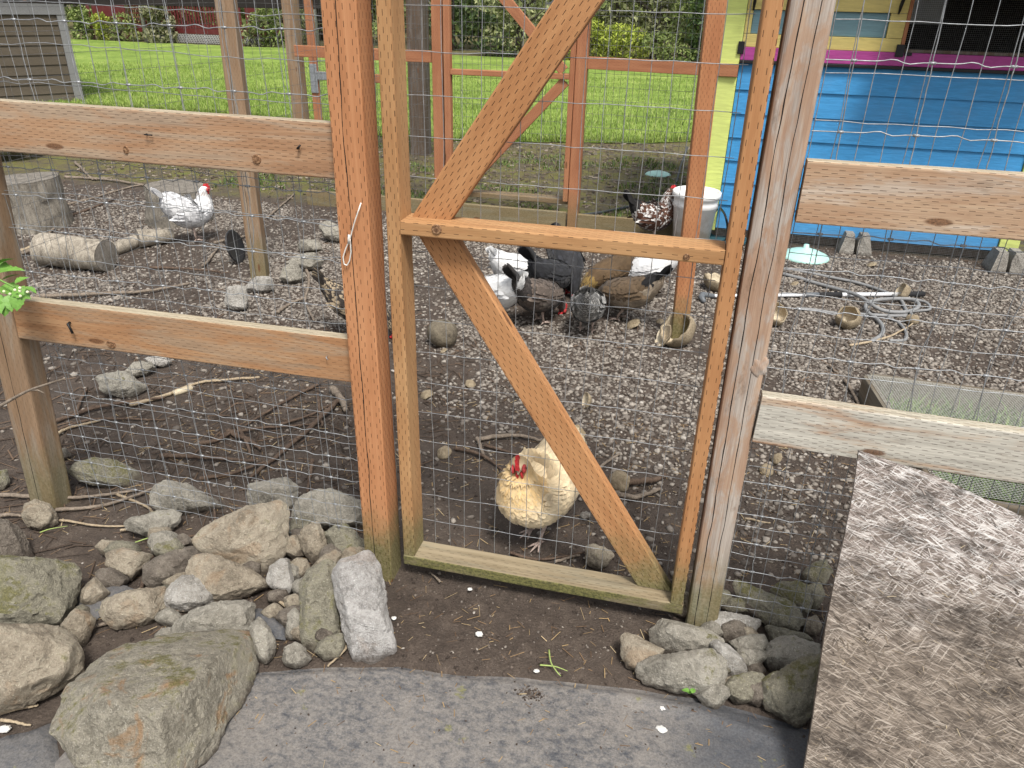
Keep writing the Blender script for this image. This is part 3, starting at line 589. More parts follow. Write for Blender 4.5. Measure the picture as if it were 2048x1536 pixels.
def rock_from_points(name, P, mat, label, group, sub=5, rough=.05, sharp=30, seed=0, cat='rock'):
    P = np.asarray(P, float); c = P.mean(0); Nn, Q = hull_planes(P); d = np.einsum('ij,ij->i', Nn, Q-c); flip = d < 0; Nn[flip] *= -1; d = np.abs(d)+1e-4
    D, F = ico(sub); 
    rs = np.random.default_rng(seed+77); ex = rs.normal(size=(7, 3)); ex /= np.linalg.norm(ex, axis=1)[:, None]; sup = ((P-c)@ex.T).max(0)*(.85+.12*rs.random(7))
    Nn = np.concatenate([Nn, ex]); d = np.concatenate([d, sup]); k = np.maximum(D@Nn.T, 0)/d[None]; r_ = k.max(1)**-1*.9+.1*(k**sharp).sum(1)**(-1/sharp)
    V = D*r_[:, None]; size = float(np.cbrt(np.prod(np.ptp(P, axis=0)))); s3 = V/size*2.3+seed*3.7
    amp = rough*size
    rid = 1-np.abs(2*fbm(s3*1.25, seed, 3)-1); fine = fbm(s3*4.5, seed+3, 4, .6)-.5; cut = np.floor(fbm(s3*1.6, seed+8, 2)*6)/6
    dsp = (rid-rid.mean())*.7+fine*1.3+(cut-cut.mean())*1.9; V = V+D*(dsp*amp)[:, None]
    loc = np.array([c[0], c[1], 0.0])
    o = mk(name, V+c-loc, F, mat, None, True); o.location = tuple(loc); o.data.set_sharp_from_angle(angle=R(24))
    ALLROCK.append((o, label, group)); return tag(o, label, cat, group)
ALLROCK = []
def rock(poly, kind, label, zs=(0, 0, 1.0), group=None, thick=.8, lift=0.0, sub=None, rough=.05, name='rock', sharp=30, seed=None):
    """poly: outline in photo pixels; the stone gets its own place on the ground, size and thickness"""
    ox, oy, s_ = zs; pl = np.array([(ox+x/s_, oy+y/s_) for x, y in poly], float)
    seed = int(pl[:, 0].sum()) % 97 if seed is None else seed; rs = np.random.default_rng(seed+5)
    cx, ymax, ymin = pl[:, 0].mean(), pl[:, 1].max(), pl[:, 1].min()
    base = G(cx, ymax-.06*(ymax-ymin), lift); vd = base-CAM; dist = np.linalg.norm(vd); vd /= dist
    hpx = (ymax-ymin)/F_PX*dist; wpx = np.ptp(pl[:, 0])/F_PX*dist; s = math.sqrt(hpx*wpx)*thick
    pc = base - vd*s*.1                                     # plane of the outline, square to the line of sight
    pts = []
    for x, y in pl:
        d = ray(x, y); pts.append(CAM+((pc-CAM)@vd)/(d@vd)*d)
    pts = np.array(pts); cen = pts.mean(0); pts = cen+(pts-cen)*1.14; P = [pts]
    up_ = np.array([0, 0, 1.0])
    k = max(5, len(pl)//2); sel = pts[rs.permutation(len(pts))[:k]]
    P.append(cen+(sel-cen)*(.55+.25*rs.random((k, 1)))-vd*s*(.2+.2*rs.random((k, 1)))+up_*s*.03)
    P.append(cen+(pts-cen)*.86+vd*s*(.22+.1*rs.random((len(pts), 1))))
    P.append(cen+(sel-cen)*.5+vd*s*.5-up_*s*.1)
    big = max(hpx, wpx); sub = sub or (5 if big > .13 else 4 if big > .05 else 3)
    return rock_from_points(name, np.concatenate(P), RK[kind], label, group, sub, rough, sharp, seed)
Z7 = (0, 860, 2.2725); ZR = (1200, 900, 2.415); Z4 = (0, 400, 2.926); Z8 = (700, 850, 2.793)
LG, RGp, YG = 'rocks piled in front of the left fence', 'rocks piled right of the gate', 'rocks lying in the chicken yard'
# the boulder: top ridge, front and right faces as separate points (pixel, metres nearer or farther than its middle)
def bpts(L, base_px, lift=0.0):
    b = G(*base_px, lift); D0 = np.linalg.norm(b-CAM); o = []
    for x, y, dd in L:
        d = ray(x, y); o.append(CAM+d/np.linalg.norm(d)*(D0+dd*.62))
    return np.array(o)
def z7(L): return [(x/2.2725, 860+y/2.2725, d) for x, y, d in L]
B1 = bpts(z7([(220, 1290, .0), (245, 1245, .02), (380, 1130, .1), (400, 1080, .16), (480, 1000, .24), (640, 945, .3), (800, 920, .34), (1000, 905, .36), (1140, 905, .35), (1172, 960, .3), (1182, 1070, .24), (1150, 1190, .16), (1090, 1290, .08), (960, 1410, -.0), (880, 1530, -.06), (850, 1640, -.1), (560, 1700, -.15), (330, 1620, -.1), (230, 1440, -.02), (215, 1350, -.0),
               (430, 1190, -.14), (720, 1240, -.3), (1000, 1020, -.02), (1110, 960, .16), (560, 1215, -.24), (760, 1560, -.24), (880, 1130, -.17), (300, 1280, -.1),
               (300, 1500, .3), (800, 1500, .3), (1100, 1150, .4), (600, 1050, .45)]), (560/2.2725, 1590))
rock_from_points('rock', B1, RK['rust'], 'largest boulder, mossy top with rusty edge, beside the ground cloth', LG, 6, .035, 30, 3)
for poly, kind, lab, th in [
    ([(-60, 600), (60, 588), (200, 600), (330, 625), (355, 660), (350, 720), (320, 830), (290, 895), (150, 905), (-60, 850)], 'mossy', 'flat topped greenish rock at the left edge, upper of two', .8),
    ([(-60, 890), (60, 895), (240, 905), (310, 940), (360, 1000), (365, 1100), (300, 1160), (200, 1215), (-60, 1265)], 'tan', 'rounded mossy tan rock at the left edge behind the boulder', .8),
    ([(900, 490), (1010, 410), (1080, 370), (1180, 345), (1275, 335), (1295, 370), (1290, 430), (1300, 490), (1280, 560), (1230, 640), (1190, 655), (1130, 600), (960, 555), (900, 515)], 'tan', 'big flat tan slab tilted on top of the left pile', .5),
    ([(865, 620), (880, 575), (920, 560), (1000, 580), (1090, 620), (1190, 670), (1220, 700), (1190, 720), (1130, 745), (1010, 780), (960, 770), (900, 700), (855, 660)], 'tan', 'brown wedge rock just below the tilted slab', .7),
    ([(755, 740), (790, 700), (840, 670), (905, 655), (940, 690), (990, 740), (1000, 765), (950, 795), (860, 820), (760, 800), (750, 770)], 'pale', 'pale cream rounded rock in the middle of the left pile', .8),
    ([(460, 830), (490, 760), (600, 735), (740, 720), (755, 760), (745, 800), (700, 860), (640, 885), (540, 895), (470, 850)], 'tan', 'brown flat topped rock left of the pale cream rock', .8),
    ([(780, 915), (800, 880), (880, 820), (1000, 785), (1080, 780), (1140, 800), (1140, 870), (1120, 920), (1000, 960), (860, 960)], 'grey', 'grey rock directly behind the boulder', .7),
    ([(1525, 640), (1560, 610), (1660, 565), (1690, 570), (1720, 640), (1740, 740), (1760, 860), (1785, 975), (1740, 1010), (1680, 1050), (1610, 1040), (1590, 980), (1560, 880), (1530, 740)], 'white', 'tall whitish block leaning against the orange post', .6),
    ([(1370, 700), (1410, 640), (1480, 605), (1530, 610), (1525, 680), (1530, 800), (1530, 900), (1490, 950), (1420, 1000), (1380, 985), (1370, 900), (1385, 800)], 'mossy', 'lumpy upright rock left of the tall whitish block', .6),
    ([(1215, 670), (1230, 620), (1280, 590), (1310, 590), (1320, 660), (1335, 720), (1310, 755), (1260, 730), (1220, 690)], 'pale', 'small pale upright stone below the tilted slab', .8),
    ([(1285, 1040), (1300, 990), (1340, 965), (1380, 985), (1415, 1035), (1390, 1070), (1340, 1080), (1295, 1065)], 'grey', 'small pyramid shaped stone at the edge of the ground cloth', .9),
    ([(1430, 1010), (1450, 965), (1500, 935), (1555, 930), (1560, 980), (1540, 1035), (1470, 1045)], 'mossy', 'small stone at the foot of the tall whitish block', .9),
    ([(1300, 920), (1310, 840), (1340, 815), (1375, 850), (1370, 910), (1340, 950), (1300, 945)], 'grey', 'small oval stone beside the lumpy upright rock', .9),
    ([(1140, 900), (1180, 860), (1220, 900), (1250, 970), (1245, 1030), (1210, 1060), (1175, 1040), (1150, 960)], 'grey', 'grey stone wedged at the right shoulder of the boulder', .9),
    ([(485, 560), (560, 540), (640, 560), (680, 570), (650, 630), (600, 680), (540, 655), (490, 610)], 'tan', 'small brown rock on the soil left of the pile', .9),
    ([(690, 550), (760, 490), (830, 475), (865, 500), (860, 520), (800, 550), (740, 565)], 'dark', 'dark low rock in front of the slab, half buried', .8),
    ([(575, 425), (600, 400), (680, 380), (780, 365), (810, 385), (805, 420), (760, 460), (690, 485), (640, 470), (590, 450)], 'grey', 'grey wedge rock among twigs left of the slab', .8),
    ([(700, 340), (700, 290), (720, 250), (770, 237), (860, 260), (960, 310), (1025, 350), (980, 365), (880, 378), (760, 372)], 'grey', 'pointed grey rock at the wire, third from the left post', .7),
    ([(1120, 300), (1125, 255), (1200, 235), (1300, 225), (1345, 260), (1350, 300), (1330, 365), (1250, 370), (1140, 345)], 'grey', 'block of grey rock behind the wire above the slab', .8),
    ([(1335, 390), (1350, 310), (1420, 280), (1500, 275), (1580, 310), (1660, 340), (1660, 450), (1560, 450), (1450, 440), (1380, 420)], 'grey', 'wide grey rock behind the wire next to the orange post', .7),
    ([(320, 190), (360, 150), (440, 130), (540, 150), (620, 190), (640, 230), (600, 260), (500, 262), (420, 245), (340, 215)], 'mossy', 'long low mossy rock behind the wire by the left post', .7),
    ([(105, 380), (120, 340), (170, 320), (220, 340), (255, 390), (250, 430), (190, 455), (130, 440)], 'tan', 'round brown rock at the foot of the left post', .9),
    ([(280, 890), (330, 820), (400, 835), (430, 870), (410, 930), (370, 985), (330, 965), (300, 920)], 'tan', 'brown rock between the two left edge rocks and the twig', .8),
    ([(650, 620), (720, 580), (820, 545), (920, 530), (960, 560), (880, 590), (860, 650), (780, 690), (700, 710), (660, 680)], 'dark', 'dirty dark rock under the slab, left of the wedge', .7),
    ([(1290, 430), (1340, 400), (1400, 380), (1450, 400), (1420, 440), (1390, 475), (1330, 490)], 'mossy', 'mossy stone at the right corner of the slab', .8),
    ([(1360, 490), (1400, 430), (1440, 420), (1470, 460), (1490, 540), (1470, 580), (1420, 600), (1390, 560)], 'tan', 'tan upright stone right of the slab', .8),
    ([(1300, 490), (1340, 480), (1390, 530), (1380, 570), (1330, 580), (1290, 560)], 'tan', 'small brown stone touching the right side of the slab', .9),
    ([(1480, 470), (1530, 440), (1580, 440), (1630, 490), (1660, 550), (1600, 610), (1550, 590), (1530, 540), (1490, 510)], 'mossy', 'mossy rock against the left side of the orange post', .8),
    ([(1310, 620), (1350, 580), (1390, 590), (1410, 640), (1380, 675), (1330, 675)], 'tan', 'small stone between the upright stones of the left pile', .9),
    ([(1420, 620), (1470, 570), (1520, 545), (1555, 570), (1530, 610), (1450, 650)], 'tan', 'brown stone resting above the lumpy upright rock', .8),
    ([(1340, 690), (1380, 670), (1410, 690), (1390, 740), (1350, 730)], 'grey', 'little grey stone beside the pale upright stone', .9),
    ([(-60, 410), (40, 410), (90, 460), (140, 560), (150, 600), (60, 612), (-60, 600)], 'dark', 'dark brown rock at the left edge above the flat topped rock', .7),
    ([(240, 90), (300, 85), (325, 120), (300, 135), (240, 130)], 'grey', 'small flat stone right behind the left post', .8),
    ([(250, 160), (290, 150), (310, 190), (290, 225), (255, 220)], 'mossy', 'little mossy stone touching the left post', .9),
    ([(-50, 200), (30, 180), (42, 250), (10, 275), (-50, 270)], 'mossy', 'mossy stone at the left edge beside the post', .9),
    ([(740, 690), (800, 650), (870, 640), (860, 680), (790, 730)], 'tan', 'small brown stone behind the pale cream rock', .8),
]: rock(poly, kind, lab, Z7, LG, th)
for poly, kind, lab, th in [
    ([(105, 905), (130, 888), (180, 905), (300, 965), (295, 995), (240, 1020), (190, 1070), (130, 1040), (110, 990)], 'tan', 'leftmost rock of the right pile, brown and wedge shaped', .8),
    ([(260, 870), (310, 820), (360, 840), (430, 870), (480, 900), (520, 870), (560, 890), (590, 920), (530, 965), (420, 985), (300, 975), (255, 925)], 'grey', 'low grey rock in the right pile just below the gate corner', .7),
    ([(200, 1040), (260, 1000), (380, 985), (520, 970), (560, 1000), (590, 1030), (600, 1130), (590, 1165), (540, 1195), (480, 1180), (400, 1140), (340, 1140), (230, 1130), (195, 1090)], 'grey', 'big grey rock at the front of the right pile on the cloth', .7),
    ([(530, 940), (570, 925), (620, 945), (680, 1000), (710, 1060), (680, 1100), (610, 1085), (580, 1010)], 'pale', 'pale rounded stone in the middle of the right pile', .8),
    ([(525, 860), (530, 810), (560, 780), (590, 790), (700, 800), (770, 820), (770, 855), (700, 895), (610, 890), (560, 880)], 'pale', 'oblong pale rock in front of the silvery post', .8),
    ([(660, 660), (680, 640), (730, 665), (830, 700), (920, 740), (960, 790), (975, 850), (950, 870), (900, 850), (820, 850), (780, 790), (720, 740), (665, 700)], 'mossy', 'long slanting slab at the back of the right pile', .5),
    ([(830, 680), (870, 645), (950, 640), (1005, 660), (1015, 740), (990, 800), (920, 770), (850, 710)], 'mossy', 'mossy rock behind the slanting slab at the wire', .8),
    ([(975, 600), (1030, 550), (1090, 530), (1120, 580), (1080, 650), (1000, 645)], 'mossy', 'green mossy rock behind the wire by the strand board', .8),
    ([(810, 860), (830, 850), (900, 865), (1000, 890), (1030, 920), (950, 945), (870, 930), (820, 945)], 'mossy', 'flat mossy stone under the slanting slab', .8),
    ([(790, 1000), (820, 940), (880, 900), (950, 930), (1050, 940), (1060, 1000), (960, 1030), (880, 1065), (830, 1070)], 'grey', 'grey angular rock touching the strand board', .7),
    ([(780, 1150), (800, 1110), (900, 1060), (960, 1015), (1060, 1005), (1060, 1200), (1020, 1250), (960, 1320), (900, 1290), (800, 1230)], 'mossy', 'lowest rock of the right pile under the strand board edge', .7),
    ([(600, 1130), (640, 1095), (740, 1075), (790, 1090), (770, 1160), (720, 1215), (660, 1220), (610, 1180)], 'mossy', 'mossy stone between the two front rocks of the right pile', .8),
    ([(620, 930), (690, 905), (790, 890), (805, 940), (790, 990), (700, 1005)], 'grey', 'grey block under the oblong pale rock', .8),
    ([(700, 1040), (770, 1020), (800, 1060), (780, 1090), (720, 1080)], 'dark', 'small dark stone deep in the right pile', .9),
    ([(580, 760), (610, 720), (680, 715), (740, 750), (735, 790), (640, 790)], 'mossy', 'small stone with bright moss beside the silvery post', .9),
    ([(970, 830), (1040, 800), (1070, 850), (1040, 900), (980, 885)], 'tan', 'flat brown stone right of the slanting slab', .8),
    ([(1000, 660), (1065, 640), (1085, 700), (1055, 760), (1010, 790)], 'mossy', 'dark mossy stone behind the strand board edge', .8),
]: rock(poly, kind, lab, ZR, RGp, th)
for poly, kind, lab, zs in [
    ([(575, 1040), (620, 1020), (720, 1010), (840, 1080), (840, 1105), (775, 1125), (770, 1165), (690, 1150), (605, 1110)], 'grey', 'angular grey rock under the lower left rail', Z4),
    ([(730, 1000), (790, 950), (880, 950), (900, 980), (860, 1025), (780, 1040)], 'grey', 'grey rock touching the angular rock under the rail', Z4),
    ([(850, 930), (960, 900), (1000, 950), (960, 985), (890, 970)], 'pale', 'pale small rock right under the lower left rail', Z4),
    ([(1320, 590), (1340, 510), (1430, 510), (1445, 560), (1440, 640), (1390, 652), (1330, 622)], 'pale', 'upright yellowish rock in the gravel before the brown post', Z4),
    ([(1440, 510), (1500, 450), (1590, 455), (1600, 520), (1530, 545), (1460, 535)], 'pale', 'pale rock at the foot of the brown yard post', Z4),
    ([(1640, 460), (1660, 400), (1720, 360), (1780, 440), (1760, 480), (1700, 492)], 'grey', 'pointed rock right of the brown yard post', Z4),
    ([(1680, 370), (1740, 330), (1830, 310), (1890, 360), (1850, 410), (1790, 415), (1740, 390)], 'grey', 'rock stacked behind the pointed rock by the yard post', Z4),
    ([(1745, 260), (1760, 235), (1850, 235), (1885, 290), (1850, 305), (1760, 300)], 'grey', 'flat square rock farther up the row by the yard post', Z4),
    ([(1870, 150), (1920, 130), (2000, 160), (2030, 240), (1985, 250), (1900, 215)], 'grey', 'farthest rock of the row, half hidden by the orange post', Z4),
    ([(1320, 770), (1325, 680), (1370, 670), (1450, 700), (1470, 730), (1430, 790), (1390, 808)], 'tan', 'brownish rock just behind the gate bottom rail', Z8),
    ([(1280, 510), (1300, 485), (1340, 490), (1352, 520), (1310, 532)], 'pale', 'small stone on the soil right of the buff hen', Z8),
]: rock(poly, kind, lab, zs, YG, .8)

# small stones wedged between the big ones
BIG = list(ALLROCK); USED = set()
def fillers(n, x0, x1, y0, y1, group, seed):
    rs = np.random.default_rng(seed)
    for i in range(n):
        cx, cy = rs.uniform(x0, x1), rs.uniform(y0, y1); s_ = rs.uniform(18, 36); m_ = 8
        poly = [(cx+s_*rs.uniform(.7, 1.15)*math.cos(2*math.pi*k/m_), cy+s_*rs.uniform(.5, .85)*math.sin(2*math.pi*k/m_)) for k in range(m_)]
        k = i % 4; g = G(cx, cy); best = min((r_ for r_ in BIG if r_[2] == group), key=lambda r_: (r_[0].location.x-g[0])**2+(r_[0].location.y-g[1])**2)
        dx, dy = g[0]-best[0].location.x, g[1]-best[0].location.y; side = ('right of' if dx > 0 else 'left of') if abs(dx) > abs(dy) else ('behind' if dy > 0 else 'in front of')
        lab = 'small %s stone %s the %s' % (('tan', 'grey', 'dark', 'mossy')[k], side, ' '.join(best[1].split(',')[0].split()[:9]))
        if lab not in USED: USED.add(lab); rock(poly, ('tan', 'grey', 'dark', 'mossy')[k], lab, group=group, thick=.9, sub=4, seed=seed+i)
fillers(36, 330, 720, 1060, 1320, LG, 300)
fillers(12, 150, 340, 1070, 1260, LG, 400)
fillers(20, 1290, 1600, 1190, 1400, RGp, 500)

# pieces of ground cloth showing between the rocks
def cloth_patch(pix, label):
    pix = [q_ for a_, b_ in zip(pix, pix[1:]+pix[:1]) for q_ in (a_, ((a_[0]*.6+b_[0]*.4)+7*math.sin(a_[0]), (a_[1]*.6+b_[1]*.4)+6*math.cos(a_[1])))]; P = np.array([G(*p, .012) for p in pix]); c = P.mean(0); n = len(P); V = [c+np.array([0, 0, .012])]
    for k in (.45, .8, 1.0):
        for i, p in enumerate(P): V.append(c+(p-c)*k+np.array([0, 0, .012*(1-k**2)-.012*(k == 1)+.004*math.sin(i*2.3+k*5)]))
    F = [(0, 1+i, 1+(i+1) % n) for i in range(n)]+[(1+j*n+i, 1+(j+1)*n+i, 1+(j+1)*n+(i+1) % n, 1+j*n+(i+1) % n) for j in range(2) for i in range(n)]
    o = mk('ground_cloth', V, F, CLOTH2, None, True); return tag(o, label, 'ground cloth', 'scraps of ground cloth between the rocks')
CLOTH2 = fabric_mat('dark_ground_cloth', .45)
cloth_patch([(150, 1180), (190, 1160), (250, 1150), (275, 1175), (215, 1205), (190, 1235), (140, 1235)], 'blue grey scrap of cloth by the flat topped rock')
cloth_patch([(500, 1215), (540, 1220), (575, 1250), (570, 1275), (530, 1255), (495, 1235)], 'dark scrap of cloth beside the boulder shoulder')
cloth_patch([(-30, 1480), (60, 1460), (110, 1440), (120, 1540), (-30, 1580)], 'dusty cloth left of the boulder at the frame edge')
cloth_patch([(-20, 1080), (20, 1085), (40, 1120), (10, 1130), (-20, 1125)], 'dark scrap of cloth at the left edge')

# ================================================================ hens
FEATH = Mt('hen_feathers'); _a = FEATH.nd('ShaderNodeVertexColor', layer_name='Col').outputs[0]; _n = FEATH.no(FEATH.tc('Object'), 240, 3, .6)
FEATH.bump(_n, .25, .003); FEATH.b.inputs['Sheen Weight'].default_value = .12; FEATH = FEATH.fin(FEATH.mx(FEATH.ma('MULTIPLY', FEATH.st(_n, .35, .7), .25), _a, FEATH.mx(.35, _a, (.05, .035, .02))), .75)
COMB = plain('red_comb', (.5, .03, .035), .5, .25, 90, 0, .4); FACE = plain('red_face_skin', (.42, .05, .05), .55, .3, 90, 0, .4)
BEAK = plain('horn_beak', (.5, .42, .3), .5, .2, 60); SHANK = plain('pinkish_shank', (.42, .33, .28), .6, .3, 120, 0, .5); EYE = plain('hen_eye', (.012, .008, .006), .15, 0, 10)
def crom(K, n):
    K = np.asarray(K, float); m = len(K); t = np.linspace(0, m-1-1e-6, n); i = t.astype(int); u = (t-i)[:, None]
    P = lambda j: K[np.clip(j, 0, m-1)]
    a, b, c, d = P(i-1), P(i), P(i+1), P(i+2)
    return .5*(2*b+(c-a)*u+(2*a-5*b+4*c-d)*u*u+(3*b-a-3*c+d)*u**3)
# spine stations: x (forward), z, half width, half height
STAND = [(-.265, .335, .006, .02), (-.235, .318, .02, .045), (-.185, .28, .05, .068), (-.12, .232, .085, .093), (-.04, .205, .108, .108), (.04, .205, .112, .11), (.1, .232, .096, .096), (.132, .285, .066, .07), (.142, .335, .047, .052), (.15, .375, .034, .037), (.165, .4, .028, .03), (.186, .4, .021, .022), (.2, .394, .008, .009)]
TALL = [(-.24, .335, .006, .02), (-.21, .315, .02, .045), (-.165, .272, .05, .07), (-.105, .225, .085, .098), (-.03, .205, .108, .115), (.035, .215, .112, .118), (.08, .25, .095, .1), (.098, .305, .068, .07), (.1, .352, .05, .05), (.104, .39, .036, .036), (.118, .415, .029, .03), (.138, .415, .021, .022), (.152, .409, .008, .009)]
PLUMP = [(-.215, .405, .014, .03), (-.195, .39, .05, .065), (-.155, .35, .082, .095), (-.1, .295, .102, .112), (-.035, .25, .115, .125), (.035, .245, .117, .122), (.088, .272, .1, .102), (.112, .322, .071, .072), (.117, .363, .052, .052), (.12, .397, .038, .038), (.134, .421, .03, .031), (.154, .421, .022, .023), (.168, .415, .009, .01)]
PECK = [(-.25, .37, .006, .02), (-.23, .35, .02, .045), (-.185, .305, .05, .068), (-.12, .252, .085, .093), (-.04, .212, .108, .108), (.04, .19, .11, .106), (.11, .172, .092, .09), (.165, .146, .062, .062), (.2, .11, .045, .046), (.222, .078, .033, .034), (.238, .052, .028, .028), (.247, .03, .02, .02), (.25, .016, .008, .008)]
def pal(kind, t, row, rn, wing, up_):
    """colour of each feather row: t 0 tail..1 head"""
    n = len(t); o = np.zeros((n, 3)); v = lambda c: np.array(c)[None]
    if kind == 'buff':
        body = v((.7, .57, .37)); neck = v((.62, .43, .2)); w_ = sstep(.5, .62, t)[:, None]*sstep(.98, .8, t)[:, None]
        c = body*(1-w_)+neck*w_; tip = v((.72, .62, .43)); c = np.where((row >= 2)[:, None] & (rn[:, None] < .7), c*.75+tip*.25, c)
    elif kind == 'white': c = v((.76, .76, .75))+0*o
    elif kind == 'pale':
        c = v((.72, .72, .72))+0*o; g = v((.3, .3, .31)); c = np.where(((rn < .5) & (t < .5))[:, None], g*.6+c*.4, c); c = np.where(((t > .72) & (rn < .5))[:, None], v((.42, .38, .35)), c)
    elif kind == 'black': c = v((.018, .019, .022))+0*o; c = np.where((rn < .15)[:, None], v((.04, .042, .05)), c)
    elif kind == 'greybrown':
        c = v((.105, .082, .066))+0*o; c = np.where((t < .22)[:, None], v((.035, .03, .028)), c); c = np.where((row == 3)[:, None], c*1.9, c); c = np.where(((t > .3) & (rn < .25) & ~up_)[:, None], v((.26, .22, .18)), c)
    elif kind == 'barred': c = np.where((row % 2 == 0)[:, None], v((.022, .022, .024)), v((.52, .51, .48)))+0*o
    elif kind == 'gold':
        c = v((.115, .072, .035))+0*o; c = np.where((t > .58)[:, None], np.where((row >= 2)[:, None], v((.3, .2, .065)), v((.05, .03, .014))), c); c = np.where((t < .2)[:, None], v((.09, .055, .03)), c)
    elif kind == 'tan':
        c = v((.14, .095, .055))+0*o; c = np.where((t < .2)[:, None], v((.012, .012, .013)), c); c = np.where((~up_ & (t < .6))[:, None], v((.38, .31, .23)), c); c = np.where((row == 3)[:, None] & (t > .2)[:, None], c*.65, c)
    elif kind == 'speckled':
        c = v((.075, .03, .016))+0*o; c = np.where(((row >= 2) & (rn < .5))[:, None], v((.62, .6, .57)), c); c = np.where((t < .17)[:, None], v((.014, .013, .013)), c); c = np.where(((t > .84) & (rn < .5))[:, None], v((.45, .4, .36)), c)
    elif kind == 'darklace': c = np.where((row >= 2)[:, None] & (rn < .5)[:, None], v((.33, .26, .17)), v((.03, .024, .02)))+0*o
    sh = np.array([.8, .9, 1.0, 1.05])[np.clip(row, 0, 3)] if kind not in ('barred', 'speckled', 'gold', 'white', 'pale') else np.ones(n)  # feather roots darker, tips lighter: overlap shading put into the colour
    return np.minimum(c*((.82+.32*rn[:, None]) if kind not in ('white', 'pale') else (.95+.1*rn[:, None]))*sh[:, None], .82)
def feather_cards(P, N, D, L, W, lift, kind, t, rnd_, wing=False, up_=None):
    n = len(P); S = np.cross(N, D); S /= np.linalg.norm(S, axis=1)[:, None]+1e-9
    wd = (.45, 1.0, .95, .3); al = (0, .38, .74, 1.0); li = (0, .35, .85, 1.15); V, C = [], []
    for k in range(4):
        cpt = P+D*(L*al[k])[:, None]+N*(lift*li[k]*L)[:, None]
        sag = 0
        V += [cpt-S*(W*wd[k]/2)[:, None]-sag, cpt+S*(W*wd[k]/2)[:, None]-sag]
        cc = pal(kind, t, np.full(n, k), rnd_, wing, up_); C += [cc, cc]
    V = np.stack(V, 1).reshape(-1, 3); C = np.stack(C, 1).reshape(-1, 3); i = np.arange(n)[:, None]*8
    F = np.concatenate([i+np.array([[0, 1, 3, 2]])+2*k for k in range(3)]); return V, C, F
def hen(px, py, face, kind, pose, label, size=1.0, nf=1500, tail=.1, look=0.0, group='hens in the yard', tailup=0.9, fat=1.0, rise=0.0):
    legz = rise+(.025 if pose == 'plump' else 0); wz = rise+(.035 if pose == 'plump' else 0)
    base = G(px, py, .012); root = thing('hen', label, 'hen', base, face, group); root.scale = (size,)*3
    K = np.array({'stand': STAND, 'tall': TALL, 'peck': PECK, 'plump': PLUMP}[pose], float); K[:, 2] *= fat; K[:, 3] *= .5+.5*fat; K[:, 1] += rise
    nr, ns = 44, 22; S = crom(K, nr); S[:, 2:] = np.maximum(S[:, 2:], .004)
    Y = np.zeros(nr)
    P = np.stack([S[:, 0], Y, S[:, 1]], 1)
    if look:                                   # the head turns on the neck
        i9 = int(nr*.74); dx = np.maximum(0, np.arange(nr)-i9)/(nr-i9); off = P[:, 0]-P[i9, 0]; k = dx > 0; P[k, 0] = P[i9, 0]+off[k]*math.cos(look); P[k, 1] = off[k]*math.sin(look)
    T = np.gradient(P, axis=0); T /= np.linalg.norm(T, axis=1)[:, None]
    sd = np.cross(np.array([0, 0, 1.0]), T); bad = np.linalg.norm(sd, axis=1) < .15; sd[bad] = (0, 1, 0); sd = np.array([(0, 1, 0)]*nr, float); sd -= T*(sd*T).sum(1)[:, None]; sd /= np.linalg.norm(sd, axis=1)[:, None]
    U = np.cross(T, sd); ph = np.linspace(0, 2*math.pi, ns, endpoint=False); rr = np.random.default_rng(int(px*7+py))
    ring = P[:, None]+sd[:, None]*(S[:, 2, None]*np.cos(ph))[..., None]+U[:, None]*(S[:, 3, None]*np.sin(ph)*np.where(np.sin(ph) < 0, 1.08, .95))[..., None]
    V = ring.reshape(-1, 3); V = V+(.006*(fbm(V*22, 5, 2)-.5))[:, None]*1.0
    i = np.arange(nr-1)[:, None]*ns; j = np.arange(ns)[None]; F = np.stack([i+j, i+(j+1) % ns, i+ns+(j+1) % ns, i+ns+j], -1).reshape(-1, 4).tolist(); F += [tuple(range(ns-1, -1, -1)), tuple((nr-1)*ns+q for q in range(ns))]
    tt = np.repeat(np.linspace(0, 1, nr), ns); upm = np.tile(np.sin(ph) > -.2, nr)
    bc = pal(kind, tt, np.full(len(tt), 1), np.full(len(tt), .55), False, upm)
    def child(o): o.parent = root; return o
    body = child(mk('body', V, F, FEATH, None, True, None, bc))
    # plumage: small overlapping feathers laid tailwards over the body
    tr = rr.random(nf)**.9*.8+.04; pa = rr.random(nf)*2*math.pi; q = tr*(nr-1); a0 = q.astype(int); fr = (q-a0)[:, None]
    lerp = lambda A: A[a0]*(1-fr)+A[np.minimum(a0+1, nr-1)]*fr
    c0, t0, s0, u0 = lerp(P), lerp(T), lerp(sd), lerp(U); ry = lerp(S[:, 2:3]); rz = lerp(S[:, 3:4])
    cs, sn = np.cos(pa)[:, None], np.sin(pa)[:, None]; pos = c0+s0*ry*cs+u0*rz*sn*np.where(sn < 0, 1.08, .95); nn = s0*cs*rz+u0*sn*ry; nn /= np.linalg.norm(nn, axis=1)[:, None]
    q2 = np.maximum(tr-.02, 0)*(nr-1); a2 = q2.astype(int); f2 = (q2-a2)[:, None]; lp2 = lambda A: A[a2]*(1-f2)+A[np.minimum(a2+1, nr-1)]*f2
    pos2 = lp2(P)+lp2(sd)*lp2(S[:, 2:3])*cs+lp2(U)*lp2(S[:, 3:4])*sn*np.where(sn < 0, 1.08, .95)
    drt = pos2-pos; drt /= np.linalg.norm(drt, axis=1)[:, None]+1e-9; rt = -s0*ry*sn+u0*rz*cs; n3_ = np.cross(rt, drt); n3_ /= np.linalg.norm(n3_, axis=1)[:, None]+1e-9
